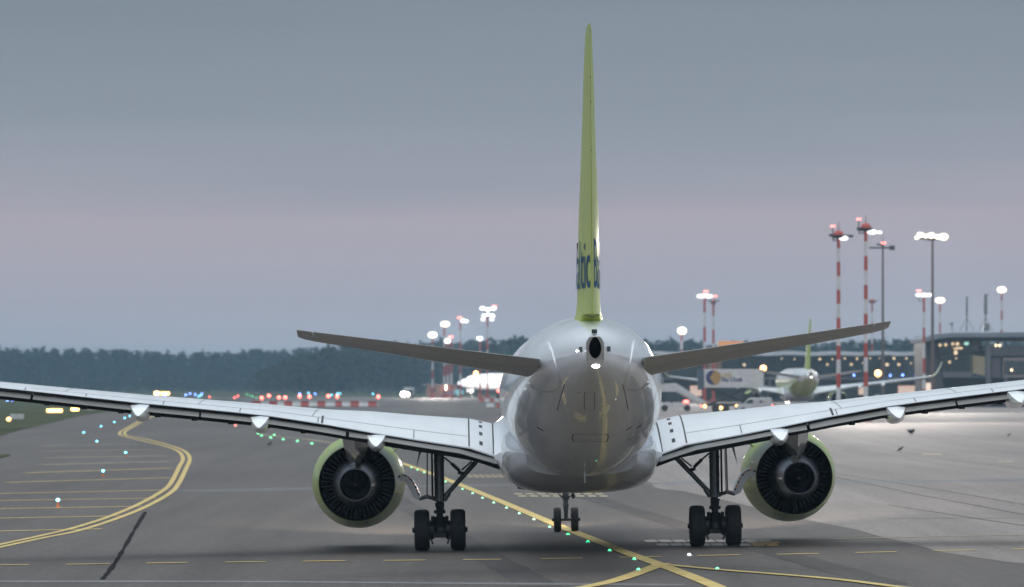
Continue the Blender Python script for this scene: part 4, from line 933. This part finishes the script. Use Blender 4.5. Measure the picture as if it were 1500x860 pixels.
# ------------------------------------------------ buildings
glz = mat('terminal_glass', (.05,.08,.085), .12, spec=.7); glz.node_tree.nodes['Principled BSDF'].inputs['Alpha'].default_value = .5
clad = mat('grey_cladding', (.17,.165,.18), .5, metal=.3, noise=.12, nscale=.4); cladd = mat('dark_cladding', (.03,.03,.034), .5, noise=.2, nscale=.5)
roofm = mat('metal_roof', (.26,.29,.33), .35, metal=.6, noise=.1, nscale=.3); roofw = mat('pale_roof_edge', (.62,.66,.70), .4, metal=.2, noise=.1, nscale=.3)
inner = mat('interior_wall', (.20,.18,.15), .8, noise=.3, nscale=.3)
wl = glow('warm_interior_lamp', (1,.72,.42), 4.5); wg = glow('green_interior_lamp', (.45,1,.75), 4); warmw = glow('warm_lit_bay', (1,.48,.20), .42); creamw = glow('cream_lit_wall', (.9,.78,.48), .14)
# long low concourse
D = 1100; x0, x1 = X(940, D), X(1353, D)
tcb = thing('concourse', 'long low glazed concourse with a pale roof edge behind the parked green jet', 'airport building', ((x0+x1)/2, D, .5)); W_ = x1-x0
zz = lambda v: Z(v, D)-.5; xx = lambda u: X(u, D)-(x0+x1)/2
b = MB(); n = 30; top = []
for i in range(n+1):
    x = -W_/2+W_*i/n; top.append((x, zz(515)+.12*math.sin(i*1.3)))
b.loft([[Vector((x, -1.8, z)), Vector((x, -1.8, z-.75)), Vector((x, 22, z-.75)), Vector((x, 22, z))] for x, z in top]); b.build('roof', roofw, tcb)
MB().box((0, 11, zz(556)/2-.02), (W_, 20, zz(556))).build('ground_floor', cladd, tcb)
MB().box((0, 14, (zz(556)+zz(521))/2), (W_-1, 13, zz(521)-zz(556)-.1)).build('back_wall', inner, tcb)
MB().box((0, .2, zz(556)+.2), (W_, 1.4, .4)).build('floor_edge', clad, tcb)
pn = None; nP = 26; pw_ = W_/nP
for i in range(nP):
    x = -W_/2+pw_*(i+.5)
    if pn is None: pn = MB().box((0,0,(zz(554)+zz(521))/2), (pw_-.16,.06,zz(521)-zz(554))).build('window_pane', glz, tcb); pn.location = (x, .3, 0)
    else: c = pn.copy(); link(c, tcb); c.location = (x, .3, 0)
mu = None
for i in range(nP+1):
    x = -W_/2+pw_*i
    if mu is None: mu = MB().box((0,0,(zz(554)+zz(519.5))/2), (.14,.3,zz(519.5)-zz(554))).build('mullion', cladd, tcb); mu.location = (x,.3,0)
    else: c = mu.copy(); link(c, tcb); c.location = (x, .3, 0)
for u, v, r in ((1228,531,.22),(1264,532,.2),(1335,532,.25),(1289,524.8,.22),(1238,525,.3),(1256,525.3,.35),(1247.4,533.7,.4),(1274.8,525,.3),(1310,525,.42),(1328,525,.3),(1346.5,524.8,.32),(1299.8,534,.5),(1317,534,.42),(1146,525.4,.3),(1164,526,.25),(1201.3,526,.38),(1212,534,.38),(1219.8,526,.25),(1090.5,534.4,.42),(1000,536,.4),(1013,535,.3),(1044,529,.5),(985,540,.3)):
    MB().ball((xx(u), .9, zz(v)), r*.72, 8, (1,.5,.9)).build('interior_lamp', wl, tcb, smooth=True)
for u0, u1, v0, v1 in ((1316,1351,565,580),(1258,1270,566,578),(1011,1028,565,580),(1037,1057,527,545)):
    MB().box(((xx(u0)+xx(u1))/2, .9, (zz(v0)+zz(v1))/2), (xx(u1)-xx(u0), .3, zz(v0)-zz(v1))).build('lit_doorway', warmw, tcb)
for u, v in ((1250.6,549.7),(1303.8,550),(1321.9,549.4),(1340.5,549.8)): MB().ball((xx(u), -.7, zz(v)), .17, 8).build('stand_lamp', blue, tcb)
D = 900
for u, v, r, lab in ((1286.2,547,.55,'orange lamp on a post in front of the long concourse'),(1118,539.5,.5,'orange lamp glowing just above the catering truck')):
    x = X(u, D); t = thing('post_lamp', lab, 'lamp', (x, D, gz(x, D))); h = Z(v, D)-gz(x, D); b = MB(); b.tube((0,0,0),(0,0,h), .09, n=8); b.build('post', dark, t); MB().ball((0,0,h), r, 10).build('globe', glow('orange_lamp_glow', (1,.42,.12), 7), t, smooth=True)
# orange lit block far behind
D = 1300; t = thing('office_block', 'distant flat roofed block with an orange lit top storey behind the right tailplane', 'building', (X(1071.5, D), D, .5))
MB().box((0,5,6.0), (8,10,12.0)).build('wall', clad, t); MB().box((0,5,13.1), (5.7,8,1.15)).build('top_storey', mat('glowing_orange_cladding', (.62,.27,.08), .5, emit=(1,.4,.12), es=.35), t)  # orange lighting put into the cladding as its own glow
for k in range(4): MB().box((-3+2*k,-.02,8), (1.4,.06,1.2)).build('window', glassd, t)
# brick hut on the far left
D = 1560; t = thing('brick_building', 'low brick building with a grey roof at the foot of the left floodlights', 'building', (X(647, D), D, .5))
s = F/D; MB().box((0,4,1.6), (8.6,8,3.2)).build('wall', mat('brick_wall', (.30,.15,.11), .8, noise=.15), t); MB().box((-.5,4,3.4), (10.2,9,.4)).build('roof', clad, t); MB().box((1,-.05,1.1), (1.0,.1,2.1)).build('door', dark, t); MB().box((-2.4,-.05,1.8), (1.4,.1,1)).build('window', glassd, t); MB().ball((1.2,-.6,2.5), .75, 10, (1,.4,1)).build('wall_lamp', glow('warm_wall_lamp', (1,.75,.5), 9), t)
x = X(696, 1300); t = thing('apron_beacon', 'orange lamp on a thin post above the white side on jet', 'lamp', (x, 1330, .5)); h = Z(546.6, 1330)-.5; b = MB(); b.tube((0,0,0),(0,0,h), .1, n=6); b.build('post', dark, t); MB().ball((0,0,h), .5, 8).build('lens', amber, t)

# glass terminal at the right
D = 850; TX = X(1430, D); tm = thing('glass_terminal', 'grey terminal with a leaning glass end wall and overhanging metal roof at right', 'airport building', (TX, D, .5))
def P4(px): return [(X(1340+a/7.82, D)-TX, Z(480+c/7.82, D)-.5) for a, c in px]
def tpart(name, px, y0, y1, m, bevel=.03): b = MB(); b.prism(P4(px), y0, y1); return b.build(name, m, tm, bevel=bevel)
tpart('roof', [(80,125),(200,78),(400,60),(1900,48),(1900,104),(900,112),(640,112),(380,112),(250,132),(92,168)], -3, 26, roofm)
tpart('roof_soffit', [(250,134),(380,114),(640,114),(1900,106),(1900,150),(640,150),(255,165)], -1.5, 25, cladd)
tpart('end_wall', [(95,170),(245,158),(325,640),(325,900),(110,900)], -1.0, .6, mat('end_wall_cladding', (.075,.07,.075), .6, noise=.25, nscale=.5))
tpart('side_wall', [(99,172),(245,160),(325,640),(325,900),(114,900)], .6, 20, cladd)
for k in range(6):
    z = 190+k*26; tpart('louvre', [(132+k*5,z),(188,z),(188,z+13),(134+k*5,z+13)], -1.14, -1.0, cladd, 0); tpart('louvre', [(222+k*3,z+22),(262+k*3,z+22),(264+k*3,z+35),(224+k*3,z+35)], -1.14, -1.0, cladd, 0)
tpart('hall_back_wall', [(300,165),(800,150),(800,520),(330,520)], 6, 7, inner, 0)
tpart('hall_floor', [(312,507),(655,507),(655,572),(322,572)], -.9, 20, clad)
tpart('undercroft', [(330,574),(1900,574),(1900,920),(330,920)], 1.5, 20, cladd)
for px in ([(258,166),(372,162),(374,330),(284,332)], [(285,336),(374,334),(376,503),(314,503)], [(380,162),(438,160),(438,503),(382,503)], [(444,160),(545,157),(545,330),(444,330)], [(444,335),(545,335),(545,503),(444,503)], [(550,157),(650,154),(650,330),(550,330)], [(550,335),(650,335),(650,503),(550,503)]):
    tpart('window_pane', px, -.5, -.44, glz, 0)
for px in ([(246,160),(258,160),(314,507),(304,507)], [(374,155),(381,155),(383,507),(376,507)], [(438,155),(444,155),(444,507),(438,507)], [(545,155),(550,155),(550,507),(545,507)], [(650,150),(658,150),(658,575),(650,575)]):
    tpart('mullion', px, -.7, -.3, cladd, 0)
for a, c, r in ((297,200,.22),(362,195,.22),(447,187,.26),(498,185,.26),(455,237,.16),(480,236,.16),(505,235,.16),(530,234,.16),(552,233,.16),(475,285,.32),(403,395,.22),(480,350,.12)):
    (x, z), = P4([(a, c)]); MB().ball((x, 1.2, z), r, 8).build('interior_lamp', wl, tm, smooth=True)
(x, z), = P4([(600,182)]); MB().ball((x, 1.2, z), .38, 8, (1,.5,.6)).build('green_lamp', wg, tm, smooth=True)
tpart('corrugated_wall', [(663,318),(803,335),(803,548),(660,515)], .0, 4, mat('glowing_cream_panel', (.42,.38,.28), .6, emit=(.9,.75,.45), es=.12))  # faint glow in the panel stands for light falling on it
for k in range(9): tpart('corrugation_rib', [(668+k*15,325+k*1.6),(672+k*15,325+k*1.6),(672+k*15,520+k*3),(668+k*15,519+k*3)], -.08, 0, mat('cream_rib', (.30,.27,.2), .6), 0)
tpart('column', [(806,192),(858,192),(856,900),(804,900)], -2.0, -1.0, clad)
tpart('upper_band', [(862,212),(1900,205),(1900,305),(862,325)], -.6, 3, clad)
for a in (1072, 1290, 1500): tpart('band_joint', [(a,215),(a+4,215),(a+4,318),(a,318)], -.66, -.6, cladd, 0)
tpart('plant_box', [(665,205),(800,205),(800,262),(665,262)], -.4, 2, clad)
b = MB(); (x, z), = P4([(750,230)]); b.lathe([(-.55,.32),(-.42,.34),(-.41,.1)], 18, 'y', (x,0,z)); b.build('fan_grille', dark, tm)
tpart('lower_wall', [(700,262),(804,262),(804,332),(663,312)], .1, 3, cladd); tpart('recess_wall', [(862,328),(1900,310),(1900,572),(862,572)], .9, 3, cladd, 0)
tpart('wall_panel', [(876,345),(984,345),(990,576),(880,572)], -.2, .8, clad)
tpart('bridge_cabin', [(1003,345),(1900,330),(1900,575),(1003,572)], -.5, .85, mat('cabin_beige', (.33,.27,.24), .5, noise=.1))
for a in range(1020, 1800, 122): tpart('cabin_window', [(a,382),(a+114,381),(a+114,540),(a,542)], -.58, -.5, glassd, 0)
(x, z), = P4([(1105,485)]); MB().ball((x, -.62, z), .17, 8).build('cabin_lamp', wl, tm)
for a in (925, 968): (x, z), = P4([(a,203)]); MB().ball((x, -.75, z), .16, 8).build('eaves_lamp', wl, tm)
for a in (1020, 1400): tpart('bridge_leg', [(a,577),(a+50,577),(a+50,900),(a,900)], -.4, .4, clad)
(x, z), = P4([(165,700)]); MB().box((x, -1.3, z), (1.2,.1,1.8)).build('lit_doorway', glow('doorway_glow', (1,.6,.35), .7), tm)
# roof aerials
def aerial(u, vt, lab, fat):
    D = 855; x = X(u, D); zr = Z(488, D); t = thing('roof_aerial', lab, 'aerial', (x, D+4, zr+.35)); h = Z(vt, D)-zr
    b = MB(); b.tube((0,0,0), (0,0,h*.55), .07, n=8); b.build('mast', dark, t)
    b = MB(); b.tube((0,0,h*.45), (0,0,h), fat, fat*.85, 10); b.build('antenna', alum if fat > .25 else dark, t, smooth=True, sharp=40)
    for q in (-1, 1): b = MB(); b.tube((q*1.1,0,0), (0,0,h*.38), .035, n=6); b.build('brace', dark, t)
    b = MB(); b.tube((0,1.1,0), (0,0,h*.38), .035, n=6); b.build('brace', dark, t)
    if fat > .25: MB().box((.25,0,h*.99), (.55,.1,.12)).build('cross_head', dark, t); MB().box((.1,0,.6), (.9,.8,1.2)).build('equipment_box', alum, t, bevel=.03)
aerial(1419.4, 437, 'slim dark aerial on the terminal roof, left one of two', .13)
aerial(1447, 434, 'thick pale aerial with an equipment box on the terminal roof', .30)
x = X(1398, 855); t = thing('roof_camera', 'small leaning sensor on the roof between the brown mast and the aerials', 'sensor', (x, 859, Z(488,855)+.35)); b = MB(); b.tube((0,0,0),(0,0,.9), .06, n=6); b.tube((0,0,.8),(-.3,0,1.3), .05, n=6); b.tube((0,0,.8),(.2,0,1.5), .05, n=6); b.build('stem', dark, t); MB().box((-.2,0,1.1), (.45,.2,.2), (0,.6,0)).build('head', dark, t)

# ------------------------------------------------ crows
crowm = mat('crow_feathers', (.03,.03,.035), .5, noise=.3, nscale=30)
for u, v, f, lab, sc_ in ((1319,663,1,'dark crow standing on the concrete below the right wing, nearer one',1.0),(1333,638.5,-1,'dark crow landing near the edge of the bright concrete',1.3),(1478.5,640,1,'tiny dark crow near the right edge of the photo',.8),(395.5,654,1,'dark crow on the taxiway by the far green lights',.9),(591,661,-1,'dark crow on the taxiway just right of the left engine top',.9)):
    p = G(u, v); o = bpy.data.objects
    b = MB(); rings = []
    for k, (x, z, r) in enumerate(((-.25,.09,.012),(-.18,.125,.03),(-.10,.17,.06),(-.02,.215,.08),(.05,.26,.072),(.10,.30,.048),(.125,.335,.045),(.15,.352,.038),(.18,.352,.02),(.235,.342,.005))):
        rings.append([Vector((f*(x-.5*r*math.sin(a)), r*math.cos(a)*.95, z+.8*r*math.sin(a))) for a in np.linspace(0, 2*math.pi, 11)[:-1]])
    b.loft(rings)
    t = thing('crow', lab, 'bird', p, R(random.uniform(-25, 25))); t.scale = (.95*sc_,)*3
    b.build('body', crowm, t, smooth=True)
    b = MB(); b.tube((.0,-.03,.11), (.02*f,-.03,0), .008, n=5); b.tube((.0,.03,.11), (.02*f,.03,0), .008, n=5); b.box((.035*f,-.03,.004),(.06,.02,.008)); b.box((.035*f,.03,.004),(.06,.02,.008)); b.build('leg', crowm, t)
    for y in (-1, 1):
        b = MB(); up = .30 if 'landing' in lab else 0
        q = [Vector((f*.07, y*.07, .27)), Vector((f*.0, y*(.09+up*.5), .22+up*.4)), Vector((f*-.12, y*(.08+up*.9), .15+up*.9)), Vector((f*-.24, y*(.04+up*.7), .09+up*.7)), Vector((f*-.10, y*.075, .14))]
        b.loft([[v_+Vector((0, y*.0, 0)) for v_ in q], [v_+Vector((0, y*.015, .01)) for v_ in q]]); b.build('wing', crowm, t)

# ------------------------------------------------ woods
def leafmat(name, c):
    m = mat(name, c, .9, noise=.35, nscale=.6, spec=.1); return m
wood1 = leafmat('pine_foliage', (.022,.038,.026)); wood2 = leafmat('near_pine_foliage', (.030,.044,.026)); barkm = mat('pine_bark', (.12,.075,.05), .9)
rng = np.random.default_rng(5)
def tree_verts(h, w_, kind):
    """one tree: many small tilted leaf faces through an uneven crown, plus a trunk"""
    n = 120; V = []
    lo = .18 if kind else .10
    for k in range(n):
        f = rng.random()**.8; z = h*(lo+(1-lo)*f)
        prof = (1-f)**.75 if kind == 0 else math.sqrt(max(0, 1-(f*1.7-.75)**2)) if f < .97 else .25
        r = w_*prof*(.35+.75*rng.random()**.5); a = rng.random()*6.283
        c = np.array((r*math.cos(a), r*math.sin(a), z+rng.normal()*.2)); s_ = h*(.035+.04*rng.random())
        q = rng.normal(size=(3,3))*s_; q[:, 2] *= .7; V.append(c+q)
    return np.concatenate(V)
def wood(name, label, rows, m):
    V = []; T = MB()
    for x, y, h, w_, kind in rows:
        v = tree_verts(h, w_, kind); V.append(v+np.array((x, y, gz(x, y))))
        T.tube((x, y, gz(x, y)-.2), (x, y, gz(x, y)+h*.8), h*.012+.1, .05, 5, False)
    V = np.concatenate(V); n = len(V)//3
    k0 = len(V); V = np.concatenate([V, np.array(T.v)]); me = bpy.data.meshes.new(name)
    Fc = [(3*i, 3*i+1, 3*i+2) for i in range(n)]+[tuple(i+k0 for i in f) for f in T.f]
    me.from_pydata(V.tolist(), [], Fc); me.materials.append(m); me.materials.append(barkm)
    me.polygons.foreach_set('material_index', [0]*n+[1]*len(T.f)); me.update()
    o = bpy.data.objects.new(name, me); link(o); tag(o, label, 'woodland', kind='stuff'); return o
rows = []
for r in range(5):
    D = 2620+r*9
    for x in np.arange(-420, 40, 3.6): rows.append((x+rng.normal()*1.5, D+rng.normal()*3, 19.5*(.80+.22*rng.random())*(1.0+.04*math.sin(x*.05)), 2.6+rng.random(), int(rng.random() < .5)))
wood('far_wood', 'distant wall of dark pine wood behind the airfield at left', rows, wood1)
rows = []
prof = interp([(380,520),(410,511),(430,509),(470,512),(490,506),(520,506),(560,508),(600,504),(640,500),(680,500),(730,496),(770,496),(850,498),(960,500),(1000,500),(1040,505),(1100,503),(1180,499),(1250,501),(1350,497),(1500,500),(1700,505)])
for r in range(5):
    D = 2000+r*9
    for u in np.arange(385, 1750, 15.5):
        uu = u+rng.normal()*5; h = Z(prof(uu), D)-.5; h *= (.84+.18*rng.random())
        if uu < 470: h *= .6+.4*(uu-385)/85
        rows.append((X(uu, D), D+rng.normal()*3, h, 2.4+1.2*rng.random(), int(rng.random() < .6)))
wood('near_wood', 'nearer dark mixed wood rising behind the floodlight masts and the terminal', rows, wood2)
rows = []
for r in range(3):
    for x in np.arange(-330, -30, 2.2): rows.append((x+rng.normal(), 2380+r*6+rng.normal()*2, 4.6*(.88+.2*rng.random()), 1.8, 1))
wood('scrub_belt', 'low even belt of scrub in front of the distant pine wood', rows, wood1)

# ------------------------------------------------ the air
b = MB(); b.box((0, 5900, 22.5), (25000, 12600, 50)); hz = b.build('haze', mat('unused', (1,1,1)))
hm = bpy.data.materials.new('haze_air'); hm.use_nodes = True; hm.node_tree.nodes.clear(); o_ = hm.node_tree.nodes.new('ShaderNodeOutputMaterial'); pv = hm.node_tree.nodes.new('ShaderNodeVolumePrincipled')
pv.inputs['Color'].default_value = (.50,.77,1.0,1); pv.inputs['Density'].default_value = .00014; pv.inputs['Anisotropy'].default_value = .0
hm.node_tree.links.new(pv.outputs[0], o_.inputs['Volume']); hz.data.materials.clear(); hz.data.materials.append(hm); hz['kind'] = 'stuff'
